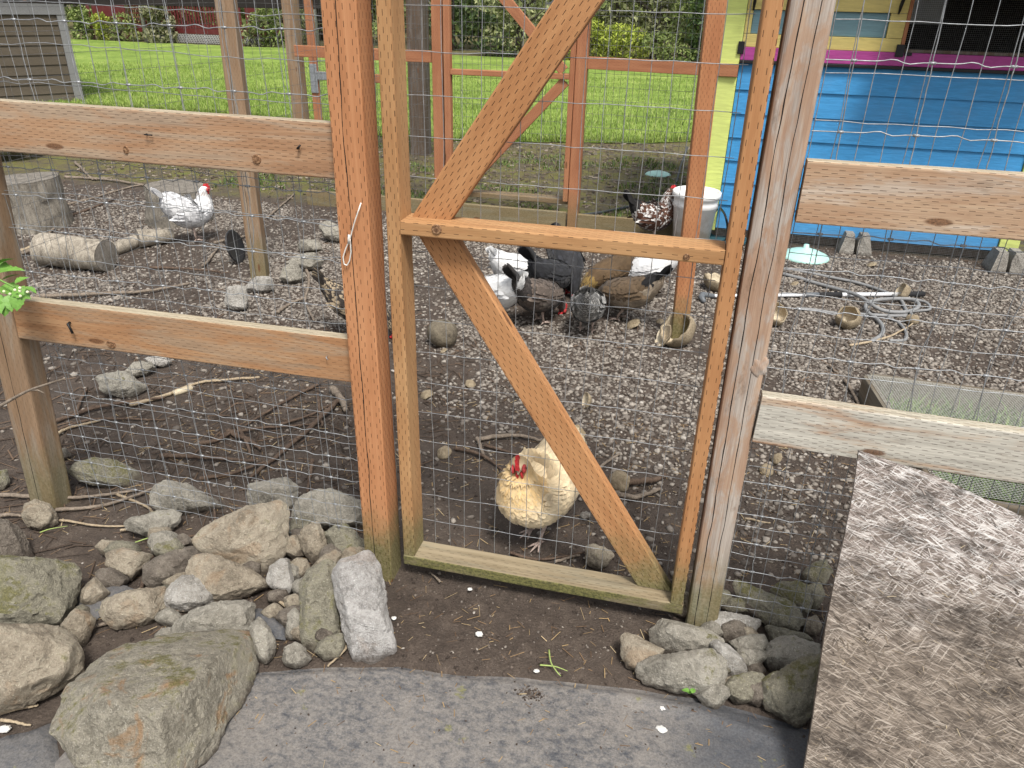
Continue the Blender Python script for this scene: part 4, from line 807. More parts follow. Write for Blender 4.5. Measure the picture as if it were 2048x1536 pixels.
    n3_ *= np.sign((n3_*nn).sum(1))[:, None]; nn = n3_; drt = drt+np.cross(nn, drt)*(rr.random((nf, 1))-.5)*.35; drt /= np.linalg.norm(drt, axis=1)[:, None]
    neck = sstep(.55, .7, tr); Ln = (.042*(1-neck)+.036*neck)*(.8+.5*rr.random(nf)); Wn = (.024*(1-neck)+.008*neck)*(.8+.4*rr.random(nf)); hd = tr > .82; Ln[hd] *= .45; Wn[hd] *= .6
    Vs, Cs, Fs, b = [], [], [], 0
    def addf(r_):
        nonlocal b
        Vs.append(r_[0]); Cs.append(r_[1]); Fs.append(r_[2]+b); b += len(r_[0])
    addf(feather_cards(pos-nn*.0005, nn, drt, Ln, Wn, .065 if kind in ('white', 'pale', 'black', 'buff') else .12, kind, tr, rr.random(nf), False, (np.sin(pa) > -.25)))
    # tail fan
    m = 22; an = np.linspace(-1, 1, m); tb = P[3]*.5+P[2]*.5; tdir = -T[2]; tl = tail*(1-.25*np.abs(an))*(.9+.2*rr.random(m))
    dd = np.stack([np.full(m, tdir[0]), an*.38, np.full(m, tdir[2])+tailup*.25*(1-np.abs(an)*.8)], 1); dd /= np.linalg.norm(dd, axis=1)[:, None]
    nrm = np.cross(dd, np.stack([np.full(m, .2), np.ones(m), np.zeros(m)], 1)); nrm = np.stack([np.full(m, -.25), np.sign(an+1e-3)*1.0, np.full(m, .25)], 1); nrm -= dd*(nrm*dd).sum(1)[:, None]; nrm /= np.linalg.norm(nrm, axis=1)[:, None]
    addf(feather_cards(tb+np.stack([np.zeros(m), an*.025, .012*(1-np.abs(an))], 1), nrm, dd, tl+.02, np.full(m, .03), .0, kind, np.full(m, .08), rr.random(m), False, np.ones(m, bool)))
    pl = child(mk('plumage', np.concatenate(Vs), np.concatenate(Fs), FEATH, None, False, None, np.concatenate(Cs))); pl['kind'] = 'stuff'
    # wings
    for sgn in (-1, 1):
        kx = np.array([(-.15, .235), (-.09, .225), (-.02, .215), (.05, .22), (.085, .235)]) if pose != 'peck' else np.array([(-.15, .265), (-.09, .24), (-.02, .213), (.05, .197), (.085, .195)])
        Wv, Wc, Wf, bb = [], [], [], 0
        for rowi, (n_, L_, W_, zo, off, tq) in enumerate(((9, .13, .026, -.03, .1, .3), (9, .1, .026, -.008, .108, .34), (9, .065, .026, .016, .112, .4), (8, .045, .024, .036, .108, .45))):
            s_ = np.linspace(.12, 1, n_); X = np.interp(s_, np.linspace(0, 1, 5), kx[:, 0]); Zq = np.interp(s_, np.linspace(0, 1, 5), kx[:, 1])+zo+wz
            yy = sgn*(off*fat*np.sqrt(np.clip(1-((X+.0)/.24)**2, .25, 1))*np.sqrt(np.clip(1-(zo/.13)**2, .3, 1))+.006-rowi*.0005)
            p_ = np.stack([X+.03, yy, Zq], 1); d_ = np.stack([np.full(n_, -1.0), np.full(n_, -sgn*.16), np.full(n_, -.12 if pose != 'peck' else .12)], 1)+.08*(rr.random((n_, 3))-.5); d_ /= np.linalg.norm(d_, axis=1)[:, None]
            n__ = np.stack([np.zeros(n_), np.full(n_, sgn*1.0), np.full(n_, .35)], 1); n__ -= d_*(n__*d_).sum(1)[:, None]; n__ /= np.linalg.norm(n__, axis=1)[:, None]
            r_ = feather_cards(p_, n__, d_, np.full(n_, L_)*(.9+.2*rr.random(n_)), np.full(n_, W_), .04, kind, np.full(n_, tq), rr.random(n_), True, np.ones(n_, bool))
            Wv.append(r_[0]); Wc.append(r_[1]); Wf.append(r_[2]+bb); bb += len(r_[0])
        child(mk('wing', np.concatenate(Wv), np.concatenate(Wf), FEATH, None, False, None, np.concatenate(Wc)))
    # head parts
    hp, ht, hu = P[-5], T[-4], U[-4]; hs = np.cross(hu, ht); tip = P[-1]
    def at(f_, s_, u_): return hp+ht*f_+hs*s_+hu*u_
    bk = MB(); bk.tube([tip-ht*.012, tip+ht*.006, tip+ht*.018-hu*.004], [.0095, .0075, .0012], 8); child(bk.mesh('beak', BEAK, None, True))
    cm = []; cf = []; prof = [(-.028, .02), (-.02, .042), (-.012, .03), (-.004, .05), (.005, .034), (.012, .047), (.02, .028), (.027, .032), (.034, .012)]
    for sg in (-1, 1):
        for f_, u_ in prof: cm.append(at(f_, sg*.0045, u_+.004)); 
        for f_, u_ in prof: cm.append(at(f_, sg*.007, .006))
    n = len(prof)
    for sg in (0, 2*n): cf += [(sg+i, sg+i+1, sg+n+i+1, sg+n+i) for i in range(n-1)]
    cf += [(i, i+1, 2*n+i+1, 2*n+i) for i in range(n-1)]; child(mk('comb', cm, cf, COMB, None, False))
    for sg in (-1, 1):
        def blob(c, r3, mat, nm):
            b_ = bmesh.new(); bmesh.ops.create_icosphere(b_, subdivisions=2, radius=1); q = MB().bm(b_); Mx = np.stack([ht*r3[0], hs*r3[1], hu*r3[2]], 1)
            q.v = [tuple(c+Mx@np.array(v_)) for v_ in q.v]; return child(q.mesh(nm, mat, None, True))
        blob(at(.022, sg*.009, -.024), (.011, .0055, .018), COMB, 'wattle'); blob(at(.012, sg*.0215, .001), (.02, .0085, .016), FACE, 'face_patch'); blob(at(.013, sg*.029, .005), (.0045, .003, .0045), EYE, 'eye')
    for sg in (-1, 1):
        lg = MB(); ax = .012+.018*sg*(1 if pose != 'peck' else .6); yy = sg*.04
        lg.tube([(-.01, yy*.9, .13+legz), (-.015, yy, .085+legz), (ax-.01, yy, .05), (ax, yy, .012)], [.017, .01, .007, .0075], 8)
        for a, L_ in ((-28, .05), (4, .062), (34, .05), (178, .026)):
            dx, dy = math.cos(R(a*sg)), math.sin(R(a*sg)); lg.tube([(ax, yy, .012), (ax+dx*L_*.5, yy+dy*L_*.5, .011), (ax+dx*L_, yy+dy*L_, .004)], [.007, .005, .0022], 6)
        child(lg.mesh('leg', SHANK, None, True))
    return root
CAMH = math.atan2(_fw[1], _fw[0])              # heading away from the camera
def rel(a): return CAMH+R(a)                    # 0 = facing away, 180 = facing the camera, 90 = facing left
hen(1074, 1075, rel(138), 'buff', 'plump', 'buff hen standing just behind the gate, looking at the camera', .87, 4600, .02, R(34), fat=1.15, rise=.0)
hen(392, 480, rel(-48), 'pale', 'plump', 'white and grey hen standing by the logs at the left', .88, 1300, .1, 0)
hen(1030, 590, rel(-40), 'white', 'peck', 'white hen pecking at the back left of the flock', .9, 1100, .04, group='hens feeding together')
hen(995, 640, rel(35), 'white', 'peck', 'white hen at the left front of the flock, beside the brace', .92, 1300, .03, group='hens feeding together')
hen(1100, 605, rel(-35), 'black', 'peck', 'black hen with raised tail in the middle of the flock', .92, 1300, .13, group='hens feeding together')
hen(1128, 575, rel(-165), 'black', 'peck', 'black hen facing the camera at the back, red comb lowered', .95, 1100, .02, tailup=-1.5, group='hens feeding together')
hen(1078, 645, rel(-42), 'greybrown', 'peck', 'grey brown hen seen from behind at the front of the flock', .88, 1400, .12, group='hens feeding together')
hen(1172, 664, rel(-8), 'barred', 'peck', 'black and white barred hen with its tail to the camera', .86, 1500, .06, group='hens feeding together')
hen(1212, 596, rel(120), 'gold', 'peck', 'brown hen with golden neck feeding at the right of the flock', .84, 1400, .09, group='hens feeding together')
hen(1246, 640, rel(48), 'tan', 'peck', 'tan hen with black tail at the right front of the flock', .88, 1400, .1, group='hens feeding together')
hen(1278, 592, rel(65), 'white', 'peck', 'white hen behind the black tailed one at the right', .88, 1100, .04, group='hens feeding together')
hen(1306, 478, rel(-72), 'speckled', 'tall', 'dark speckled hen standing near the white bucket', .92, 1800, .12, tailup=2.2)
hen(722, 668, rel(-100), 'darklace', 'peck', 'dark laced hen half hidden behind the orange post', .8, 1200, .1)

# ================================================================ chicken coop
def paint(name, col, streak=.12):
    m = Mt(name); v = m.tc('Object'); g = m.no(m.mp(v, (.12, 1, 1)), 60, 4, .6, .8); n = m.no(v, 5, 4)
    c = m.mx(m.st(g, .3, .75), tuple(x*(1-streak) for x in col), tuple(min(1, x*(1+streak)) for x in col)); c = m.mx(m.ma('MULTIPLY', m.st(n, .45, .75), .3), c, tuple(x*.7+.05 for x in col))
    z = m.sep(m.geo('Position'))[2]; c = m.mx(m.ma('MULTIPLY', m.st(m.ma('ADD', z, m.ma('MULTIPLY', n, .3)), .42, .1), .35), c, (.2, .17, .13))
    m.bump(g, .5, .004); return m.fin(c, .55)
BLUE, LIME, PINK = paint('blue_paint', (.045, .245, .5)), paint('lime_paint', (.56, .63, .18)), paint('magenta_paint', (.34, .05, .22))
YEL, TEAL = paint('yellow_paint', (.54, .44, .15)), paint('dusty_teal_paint', (.13, .23, .26)); DARKIN = plain('dark_interior', (.012, .011, .01), .9)  # near-black: shade inside the coop and under the deck put into colour
CONC = rockmat('concrete', (.24, .22, .19), (.38, .36, .32), .1)
CP = thing('chicken_coop', 'bright blue chicken coop with yellow, lime and magenta trim', 'coop', (1.25, 5.4, 0))
cx0, cx1, cy = .075, 2.45, 4.5
def part(name, lo, hi, mat, bev=.003, parent=None): return MB().box(lo, hi, bev).mesh(name, mat, parent or CP)
zb = [.1]+[.29+.173*i for i in range(6)]+[1.335]
for i in range(len(zb)-1):                      # lap siding: the lower edge of each plank stands proud
    z0, z1 = zb[i], zb[i+1]; b = MB(); x0, x1 = cx0+.155, cx1-.14
    b.q([(x0, cy-.022, z0), (x1, cy-.022, z0), (x1, cy-.006, z1+.02), (x0, cy-.006, z1+.02), (x0, cy+.01, z0), (x1, cy+.01, z0), (x1, cy+.012, z1+.02), (x0, cy+.012, z1+.02)],
        [(0, 1, 2, 3), (0, 4, 5, 1), (3, 2, 6, 7), (4, 7, 6, 5), (0, 3, 7, 4), (1, 5, 6, 2)]); b.mesh('siding_plank', BLUE, CP)
part('corner_board', (cx0, cy-.034, .08), (cx0+.15, cy+.02, 2.3), LIME); part('corner_board', (cx1-.135, cy-.034, .08), (cx1, cy+.02, 2.3), LIME)
part('trim_band', (cx0+.152, cy-.04, 1.36), (cx1-.137, cy+.0, 1.447), PINK)
part('drip_edge', (cx0+.152, cy-.05, 1.337), (cx1-.137, cy+.0, 1.3585), BLACKM)
# upper front: boarded hatch with a teal panel, then a wide mesh opening
hx0, hx1 = cx0+.153, 1.3
part('hatch_board', (hx0, cy-.03, 1.449), (hx1, cy, 1.535), YEL); part('hatch_board', (hx0, cy-.03, 1.695), (hx1, cy, 2.15), YEL)
part('hatch_board', (hx0, cy-.03, 1.537), (.272, cy, 1.693), YEL); part('hatch_board', (1.195, cy-.03, 1.537), (hx1, cy, 1.693), YEL)
part('hatch_panel', (.274, cy-.012, 1.537), (1.193, cy, 1.693), TEAL)
part('hinge', (.2, cy-.05, 1.4), (.245, cy-.041, 1.485), BLACKM); part('hinge', (1.275, cy-.052, 1.42), (1.33, cy-.041, 1.5), BLACKM); part('hinge', (1.335, cy-.052, 1.43), (1.385, cy-.041, 1.45), BLACKM)
part('window_frame', (1.302, cy-.03, 1.449), (1.326, cy+.02, 2.1), W_RED); part('window_frame', (1.328, cy-.03, 1.449), (2.31, cy+.02, 1.47), W_DARK); part('window_frame', (2.29, cy-.03, 1.472), (2.312, cy+.02, 2.1), YEL); part('window_frame', (1.328, cy-.03, 2.08), (2.288, cy+.02, 2.1), YEL)
wires('window_screen', [np.array([(x, cy-.005, 1.47), (x, cy-.004, 2.08)]) for x in np.arange(1.33, 2.29, .0127)]+[np.array([(1.326, cy-.005, z), (2.29, cy-.005, z)]) for z in np.arange(1.475, 2.08, .0127)], .0006, ZINCD, CP)
part('shade_backing', (1.2, cy+.9, .3), (2.42, cy+.93, 2.2), DARKIN); part('shade_backing', (cx0+.02, cy+.03, .1), (cx1-.02, cy+.05, 1.44), DARKIN)
part('inside_window', (1.38, cy+.86, 1.62), (1.75, cy+.895, 2.0), plain('painted_window_light', (.75, .78, .8), .3, .05))  # opaque pale panel: brightness of a rear window put into its colour
aw = MB().q([(1.31, cy-.03, 2.0), (2.5, cy-.03, 2.0), (2.5, cy-.5, 1.80), (1.31, cy-.5, 1.80), (1.31, cy-.03, 2.03), (2.5, cy-.03, 2.03), (2.5, cy-.5, 1.83), (1.31, cy-.5, 1.83)], [(0, 1, 2, 3), (4, 7, 6, 5), (0, 4, 5, 1), (1, 5, 6, 2), (2, 6, 7, 3), (3, 7, 4, 0)]); aw.mesh('awning', YEL, CP)
part('awning_edge', (1.31, cy-.525, 1.79), (2.5, cy-.502, 1.84), LIME)
for bx_ in (.27, 1.24): MB().tube([(bx_, cy-.04, 1.69), (bx_, cy-.06, 1.74), (bx_, cy-.12, 1.82), (bx_, cy-.22, 1.86)], [.006, .012, .014, .012], 8).mesh('bracket', BLACKM, CP, True)
part('side_wall', (cx0+.01, cy+.022, .1), (cx0+.05, cy+2.0, 2.2), BLUE); part('side_wall', (cx1-.05, cy+.022, .1), (cx1-.01, cy+2.0, 2.2), BLUE); part('rear_wall', (cx0+.052, cy+1.96, .1), (cx1-.052, cy+2.0, 2.2), BLUE)
rf = MB().q([(cx0-.2, cy-.35, 2.2), (cx1+.2, cy-.35, 2.2), (cx1+.2, cy+1.0, 2.75), (cx0-.2, cy+1.0, 2.75), (cx1+.2, cy+2.3, 2.2), (cx0-.2, cy+2.3, 2.2), (cx0-.2, cy-.35, 2.24), (cx1+.2, cy-.35, 2.24), (cx1+.2, cy+1.0, 2.79), (cx0-.2, cy+1.0, 2.79), (cx1+.2, cy+2.3, 2.24), (cx0-.2, cy+2.3, 2.24)],
             [(0, 3, 2, 1), (3, 5, 4, 2), (6, 7, 8, 9), (9, 8, 10, 11), (0, 1, 7, 6), (4, 5, 11, 10), (0, 6, 9, 3), (3, 9, 11, 5), (1, 2, 8, 7), (2, 4, 10, 8)]); rf.mesh('roof', W_DARK, CP)
part('floor_beam', (cx0+.06, cy+.04, .02), (cx1, cy+.1, .098), W_DARK)
wires('skirt_screen', [np.array([(x, cy-.02, -.02), (x, cy-.02, .1)]) for x in np.arange(cx0+.16, cx1, .0127)]+[np.array([(cx0+.16, cy-.02, z), (cx1, cy-.02, z)]) for z in np.arange(.0, .1, .0127)], .0008, ZINCD, CP)
for bx_, by_ in ((1.3, 4.46), (2.33, 4.3)):
    o = MB(); hw, tw = .125, .085
    for s_ in (-1, 1):
        o.q([(bx_+s_*.012, by_-.1, .0), (bx_+s_*hw, by_-.12, .0), (bx_+s_*hw, by_+.1, .0), (bx_+s_*.012, by_+.1, .0), (bx_+s_*.012, by_-.075, .1), (bx_+s_*.012, by_+.07, .1), (bx_+s_*tw, by_-.075, .16), (bx_+s_*tw, by_+.07, .16), (bx_+s_*.025, by_-.075, .16), (bx_+s_*.025, by_+.07, .16)],
            [(0, 1, 6, 8, 4), (1, 2, 7, 6), (2, 3, 5, 9, 7), (8, 6, 7, 9), (4, 8, 9, 5), (0, 4, 5, 3)])
    bmx = o.mesh('pier_block', CONC, None); tag(bmx, 'concrete pier block under the blue coop, %s' % ('left one by the mint lid' if bx_ < 2 else 'right one at the frame edge'), 'pier block', 'concrete pier blocks')
n = 260; x = .5+RNG.random(n)*1.6; y = 4.62+RNG.random(n)*.4
blades('weeds_under_coop', np.stack([x, y], 1), .09, .006, WEED, None, .9, 'green weeds growing under the blue coop', 'weeds')

# ================================================================ yard clutter
MINT, WHITEP = plain('mint_plastic', (.42, .68, .6), .4, .08, 20, 0, .05, .5), plain('white_plastic', (.74, .75, .74), .35, .06, 20, 0, .03, .5)
bp_ = G(1380, 489); m = Mt('dirty_white_plastic'); _v = m.tc('Object'); z = m.sep(_v)[2]; _nn = m.no(_v, 9, 5, .7)
c = m.mx(m.ma('MULTIPLY', m.st(m.ma('ADD', z, m.ma('MULTIPLY', m.ma('SUBTRACT', .5, _nn), .5)), .3, .05), .75), (.8, .8, .78), (.36, .31, .22)); DIRTYP = m.fin(c, .5)
BK = thing('bucket', 'dirty white plastic bucket beside the blue coop', 'bucket', bp_)
r0, r1, h = .14, .172, .43
MB().lathe([(.001, .006), (r0-.01, .0), (r0, .008), (r1-.006, h*.72), (r1+.004, h*.73), (r1-.003, h*.8), (r1-.001, h*.88), (r1+.014, h*.9), (r1+.014, h*.985), (r1+.006, h), (r1-.006, h-.003), (r1-.012, h*.6), (r0-.01, .02), (.001, .018)], (0, 0, 0), 40).mesh('shell', DIRTYP, None, True).parent = BK
MB().tube([(r1*math.cos(a), r1*math.sin(a)*1.0-.0, h*.8-.17*max(0, math.sin((a+.2)*1.0))) for a in np.linspace(-.2, math.pi+.2, 24)], .0035, 6).mesh('handle', STEEL, None, True).parent = BK
sc_ = G(1440, 487); tag(MB().lathe([(.001, .03), (.12, .02), (.17, .012), (.19, .05), (.2, .055), (.205, .048), (.19, .0), (.001, -.002)], sc_, 32).mesh('saucer', plain('dark_teal_plastic', (.03, .09, .11), .45), None, True), 'dark teal shallow pan beside the bucket', 'pan')
ld = G(1608, 516); tag(MB().lathe([(.0001, .098), (.018, .096), (.022, .07), (.03, .066), (.1, .045), (.17, .016), (.182, .0), (.178, -.01), (.1, .03), (.0001, .05)], ld, 40).xf(Matrix.Translation((0, 0, .012))).mesh('feeder_lid', MINT, None, True), 'mint green domed feeder lid lying on the gravel', 'lid')
l2 = G(1316, 350); tag(MB().lathe([(.0001, .05), (.05, .045), (.13, .02), (.15, .0), (.14, -.002), (.0001, .02)], l2, 28).mesh('feeder_lid', MINT, None, True), 'small mint disc on the mossy soil behind the run', 'lid')
mw = G(15, 318); MW = thing('waterer', 'mint green plastic waterer on dark legs at the far left', 'waterer', mw)
for nm, b, mt in (('tray', MB().lathe([(.001, .17), (.3, .165), (.33, .2), (.345, .25), (.355, .25), (.35, .18), (.32, .145), (.001, .14)], (0, 0, 0), 36), MINT), ('tank', MB().lathe([(.001, .42), (.14, .4), (.22, .34), (.24, .176), (.001, .171)], (0, 0, 0), 36), MINT)):
    b.mesh(nm, mt, None, True).parent = MW
for a in (0.5, 2.0, 3.6, 5.1): MB().tube([(.2*math.cos(a), .2*math.sin(a), 0), (.2*math.cos(a), .2*math.sin(a), .15)], .03, 8).mesh('leg', W_OLDP, None).parent = MW
tt_ = G(212, 318); tag(MB().tube([G(200, 322, .0), G(205, 306, .1), G(210, 300, .14), G(214, 312, .06), G(213, 322, .0)], .012, 8).mesh('bent_tube', MINT, None, True), 'bent mint tube standing beside the far waterer', 'tube')
dp = G(472, 522); pt = MB().lathe([(.001, .012), (.1, .01), (.115, .018), (.12, .012), (.11, .0), (.001, .0)], (0, 0, 0), 32)
pt.xf(Matrix.Translation((float(dp[0]), float(dp[1]), .105)) @ Matrix.Rotation(R(28), 4, 'Z') @ Matrix.Rotation(R(74), 4, 'Y') @ Matrix.Rotation(R(20), 4, 'X')); tag(pt.mesh('plastic_lid', plain('black_plastic', (.02, .021, .023), .35, .1, 20, 0, .05, .5), None, True), 'round black plastic lid standing on edge by the brown post', 'lid')
a_, b_ = G(347, 787, .014), G(384, 776, .014); tag(MB().tube([a_, b_], .014, 12).mesh('wood_peg', plain('pale_peeled_wood', (.55, .47, .33), .7, .15, 60), None, True), 'short pale peeled peg lying on the soil below the rail', 'peg')

# grey hose in loops, wash wand
def spline(P, n=12):
    P = np.array(P, float); return crom(P, len(P)*n)
HOSE = plain('grey_rubber_hose', (.22, .222, .22), .6, .12, 30)
zc = lambda L: [G(1380+x/3.938, 520+y/3.938, z) for x, y, z in L]
tag(MB().tube(spline(zc([(735, 110, .02), (850, 140, .02), (1000, 185, .02), (1150, 225, .03), (1300, 270, .045), (1390, 320, .05), (1470, 375, .04), (1560, 405, .03), (1680, 410, .03), (1780, 385, .03), (1800, 345, .03), (1740, 310, .03), (1600, 305, .03), (1450, 320, .035), (1385, 355, .03), (1400, 410, .025), (1460, 455, .02), (1515, 520, .015), (1510, 585, .015), (1430, 640, .012)])), .012, 10).mesh('hose', HOSE, None, True), 'thick grey hose looped on the gravel near the wash wand', 'hose')
tag(MB().tube(spline(zc([(735, 70, .012), (900, 95, .012), (1100, 135, .012), (1300, 175, .012), (1480, 230, .012), (1640, 300, .02), (1690, 370, .015), (1700, 430, .012), (1600, 440, .012), (1400, 430, .012), (1150, 420, .012), (960, 392, .012), (835, 385, .012)])), .0105, 10).mesh('hose', HOSE, None, True), 'thinner grey hose running behind the wand toward the shells', 'hose')
tag(MB().tube(spline(zc([(1700, 300, .025), (1850, 330, .02), (1890, 385, .015), (1800, 400, .012), (1740, 410, .03), (1750, 450, .012), (1650, 440, .012), (1560, 450, .012), (1650, 500, .012), (1700, 570, .012), (1690, 630, .012), (1570, 635, .012)])), .009, 10).mesh('hose', HOSE, None, True), 'grey hose end curling out at the right of the loops', 'hose')
tag(MB().tube(spline([G(1160, 430, .012), G(1200, 425, .012), G(1250, 415, .012), G(1300, 405, .01), G(1345, 380, .01), G(1362, 330, .02), G(1375, 295, .05)]), .012, 10).mesh('garden_hose', plain('dark_hose', (.05, .055, .06), .5), None, True), 'dark garden hose lying along the run wall behind the speckled hen', 'hose')
tag(MB().tube(spline([G(1440, 415, .25), G(1450, 430, .3), G(1455, 455, .2), G(1452, 480, .02), G(1440, 500, .02)]), .009, 8).mesh('garden_hose', BLACKM, None, True), 'black hose arching out beside the bucket', 'hose')
w0, w1 = G(1420, 592, .02), G(1848, 588, .02); wl = lambda s: w0+(w1-w0)*s
WD = thing('wash_wand', 'telescopic wash wand with grey head lying on the gravel', 'wand', (w0+w1)/2)
ALU = plain('pale_aluminium', (.75, .76, .77), .4, .05, 60, .15, .02); FOAM = plain('black_foam_grip', (.018, .018, .019), .8); GREYP = plain('grey_plastic', (.12, .13, .14), .45)
for nm, s0, s1, rr_, mt in (('tube', .02, .44, .011, ALU), ('locking_collar', .441, .5, .017, GREYP), ('grip', .501, .607, .019, FOAM), ('tube', .608, .895, .014, ALU), ('grip', .896, 1.0, .018, FOAM)):
    MB().tube([wl(s0), wl(s0+.01*(s1-s0)), wl(s1)], [rr_*.97, rr_, rr_], 14).mesh(nm, mt, WD, True)
MB().tube([wl(.018), w0+np.array([-.02, .0, .004]), w0+np.array([-.05, -.01, .006]), w0+np.array([-.055, -.06, .004]), w0+np.array([-.035, -.11, -.004])], [.014, .018, .022, .02, .014], 12).mesh('spray_head', GREYP, WD, True)

# gourd shells
def shellmat(name, a, b):
    m = Mt(name); v = m.tc('Object'); n1 = m.no(v, 16, 5, .7); n3 = m.no(v, 110, 3, .7); c = m.rp(m.ma('ADD', m.ma('MULTIPLY', n1, .6), m.ma('MULTIPLY', n3, .4)), [(.35, a), (.62, b)]); m.bump(n3, .6, .006); return m.fin(c, .9)
SHO, SHI = shellmat('gourd_skin', (.12, .09, .055), (.34, .28, .19)), shellmat('gourd_flesh', (.36, .28, .18), (.6, .53, .4))
SHD = shellmat('dark_gourd_skin', (.05, .04, .03), (.2, .17, .12))
def shell(px, py, r_, frac, tilt, yaw, label, dark=False, closed=False):
    c = G(px, py, 0); n = 22; m_ = 12; V = []; rs = np.random.default_rng(int(px)); rimn = rs.random(n)*.22
    for k in (0, 1):
        rad = r_*(1 if k == 0 else .9)
        for i in range(m_+1):
            for j in range(n):
                t_ = math.pi*frac*(1+rimn[j]*(0 if closed else 1)*.6)*i/m_; p_ = 2*math.pi*j/n; q = 1+.05*math.sin(5*p_+.7)+.03*math.sin(3*t_)
                V.append((rad*q*math.sin(t_)*math.cos(p_), rad*q*math.sin(t_)*math.sin(p_), -rad*.86*math.cos(t_)))
    F = []; o_ = (m_+1)*n
    for i in range(m_):
        for j in range(n): a, b = i*n+j, i*n+(j+1) % n; F += [(a, b, b+n, a+n), (o_+a+n, o_+b+n, o_+b, o_+a)]
    for j in range(n): a, b = m_*n+j, m_*n+(j+1) % n; F.append((a, b, o_+b, o_+a))
    V = np.array(V); M = np.array(Matrix.Rotation(yaw, 3, 'Z') @ Matrix.Rotation(tilt, 3, 'Y')); V = V@M.T; V[:, 2] -= V[:, 2].min()+.006
    o = mk('gourd_shell', V, F, SHD if dark else SHO, None, True); o.location = tuple(c); o.data.materials.append(SHI)
    if not dark:
        for p in o.data.polygons:
            if min(p.vertices) >= o_: p.material_index = 1
    return tag(o, label, 'gourd shell', 'dried gourd shells in the yard')
shell(886, 690, .088, .95, R(14), R(40), 'dark whole gourd lying left of the brace', True, True)
shell(1350, 690, .105, .56, R(48), R(215), 'big broken gourd bowl at the foot of the incised post')
shell(1312, 690, .085, .3, R(-60), R(20), 'flat curved shell piece leaning on the broken bowl')
shell(1432, 580, .095, .5, R(10), R(10), 'gourd half behind the right gate stile')
shell(1546, 648, .075, .62, R(40), R(300), 'gourd shell half hidden by the silvery post')
shell(1692, 655, .075, .7, R(35), R(250), 'lumpy broken gourd left of the hose loops')
shell(1798, 598, .06, .55, R(60), R(180), 'pale gourd shell behind the hose loops')
shell(1822, 648, .04, .8, R(20), R(100), 'small mossy shell below the hose loops')
shell(1270, 655, .06, .28, R(150), R(20), 'curved shell piece in front of the tan hen')
shell(1240, 975, .05, .35, R(120), R(70), 'orange shell piece right of the buff hen')
shell(1555, 925, .03, .4, R(130), R(10), 'small orange shell bit right of the silvery post, upper')
shell(1532, 945, .03, .4, R(140), R(80), 'small orange shell bit right of the silvery post, lower')
shell(855, 793, .035, .4, R(160), R(30), 'small pale shell bit right of the left gate stile')
shell(940, 770, .03, .35, R(150), R(130), 'small yellow shell bit behind the gate brace')
shell(1165, 815, .045, .4, R(70), R(200), 'small curled shell bit right of the brace in the gravel')
shell(890, 910, .035, .4, R(150), R(60), 'small shell bit on the soil left of the buff hen')
shell(890, 705, .03, .3, R(150), R(0), 'small tan shell bit in front of the whole gourd')
shell(1590, 572, .04, .3, R(150), R(0), 'tan shell flake on the gravel above the wand')
shell(1745, 532, .05, .26, R(160), R(0), 'tan shell flake on the gravel right of the mint lid')
shell(1320, 645, .03, .3, R(150), R(60), 'tan shell flake beside the incised post')

# grazing frame: boards, screen, greens
gc = [G(1739, 752, .125), G(2048, 785, .125)]; gx0, gy1 = .945, 1.80; gx1, gy0 = 2.35, .82
GFm = thing('grazing_frame', 'low wooden grazing frame with wire screen over green plants', 'grazing frame', (1.6, 1.3, 0))
for nm, p0, p1, sd_ in (('side_board', (gx0, gy1, .062), (gx0+.1, gy0, .062), (0, 0, 1)), ('side_board', (gx0+.02, gy1+.02, .062), (gx1, gy1-.04, .062), (0, 0, 1)), ('side_board', (gx0+.12, gy0-.02, .062), (gx1+.1, gy0-.06, .062), (0, 0, 1)), ('side_board', (gx1, gy1-.06, .062), (gx1+.1, gy0-.04, .062), (0, 0, 1))):
    lumber(nm, p0, p1, sd_, .125, .038, W_FRAME, GFm)
SCRN = plain('bright_screen_wire', (.5, .5, .46), .5, .1, 60, .2, 0); L = []
for s_ in np.arange(0, 1.0, .0092): L.append(np.array([(gx0+s_*(gx1-gx0), gy1-s_*.04, .128), (gx0+.1+s_*(gx1-gx0), gy0-s_*.04, .128)]))
for s_ in np.arange(0, 1.0, .0128): L.append(np.array([(gx0+.1*s_, gy1+(gy0-gy1)*s_, .1292), (gx1+.1*s_, gy1-.04+(gy0-gy1)*s_, .1292)]))
wires('screen', L, .00085, SCRN, GFm)
n = 5200; x = gx0+.08+RNG.random(n)*(gx1-gx0-.05); y = gy0+.05+RNG.random(n)*(gy1-gy0-.12); kk = n2(x, y, 4, 61, 2) > .36
gb = blades('greens', np.stack([x[kk], y[kk]], 1), .085, .004, island_mat('greens', [(0, (.06, .13, .02)), (.5, (.14, .26, .05)), (1, (.28, .4, .1))], .6), None, .8); par(gb, GFm)

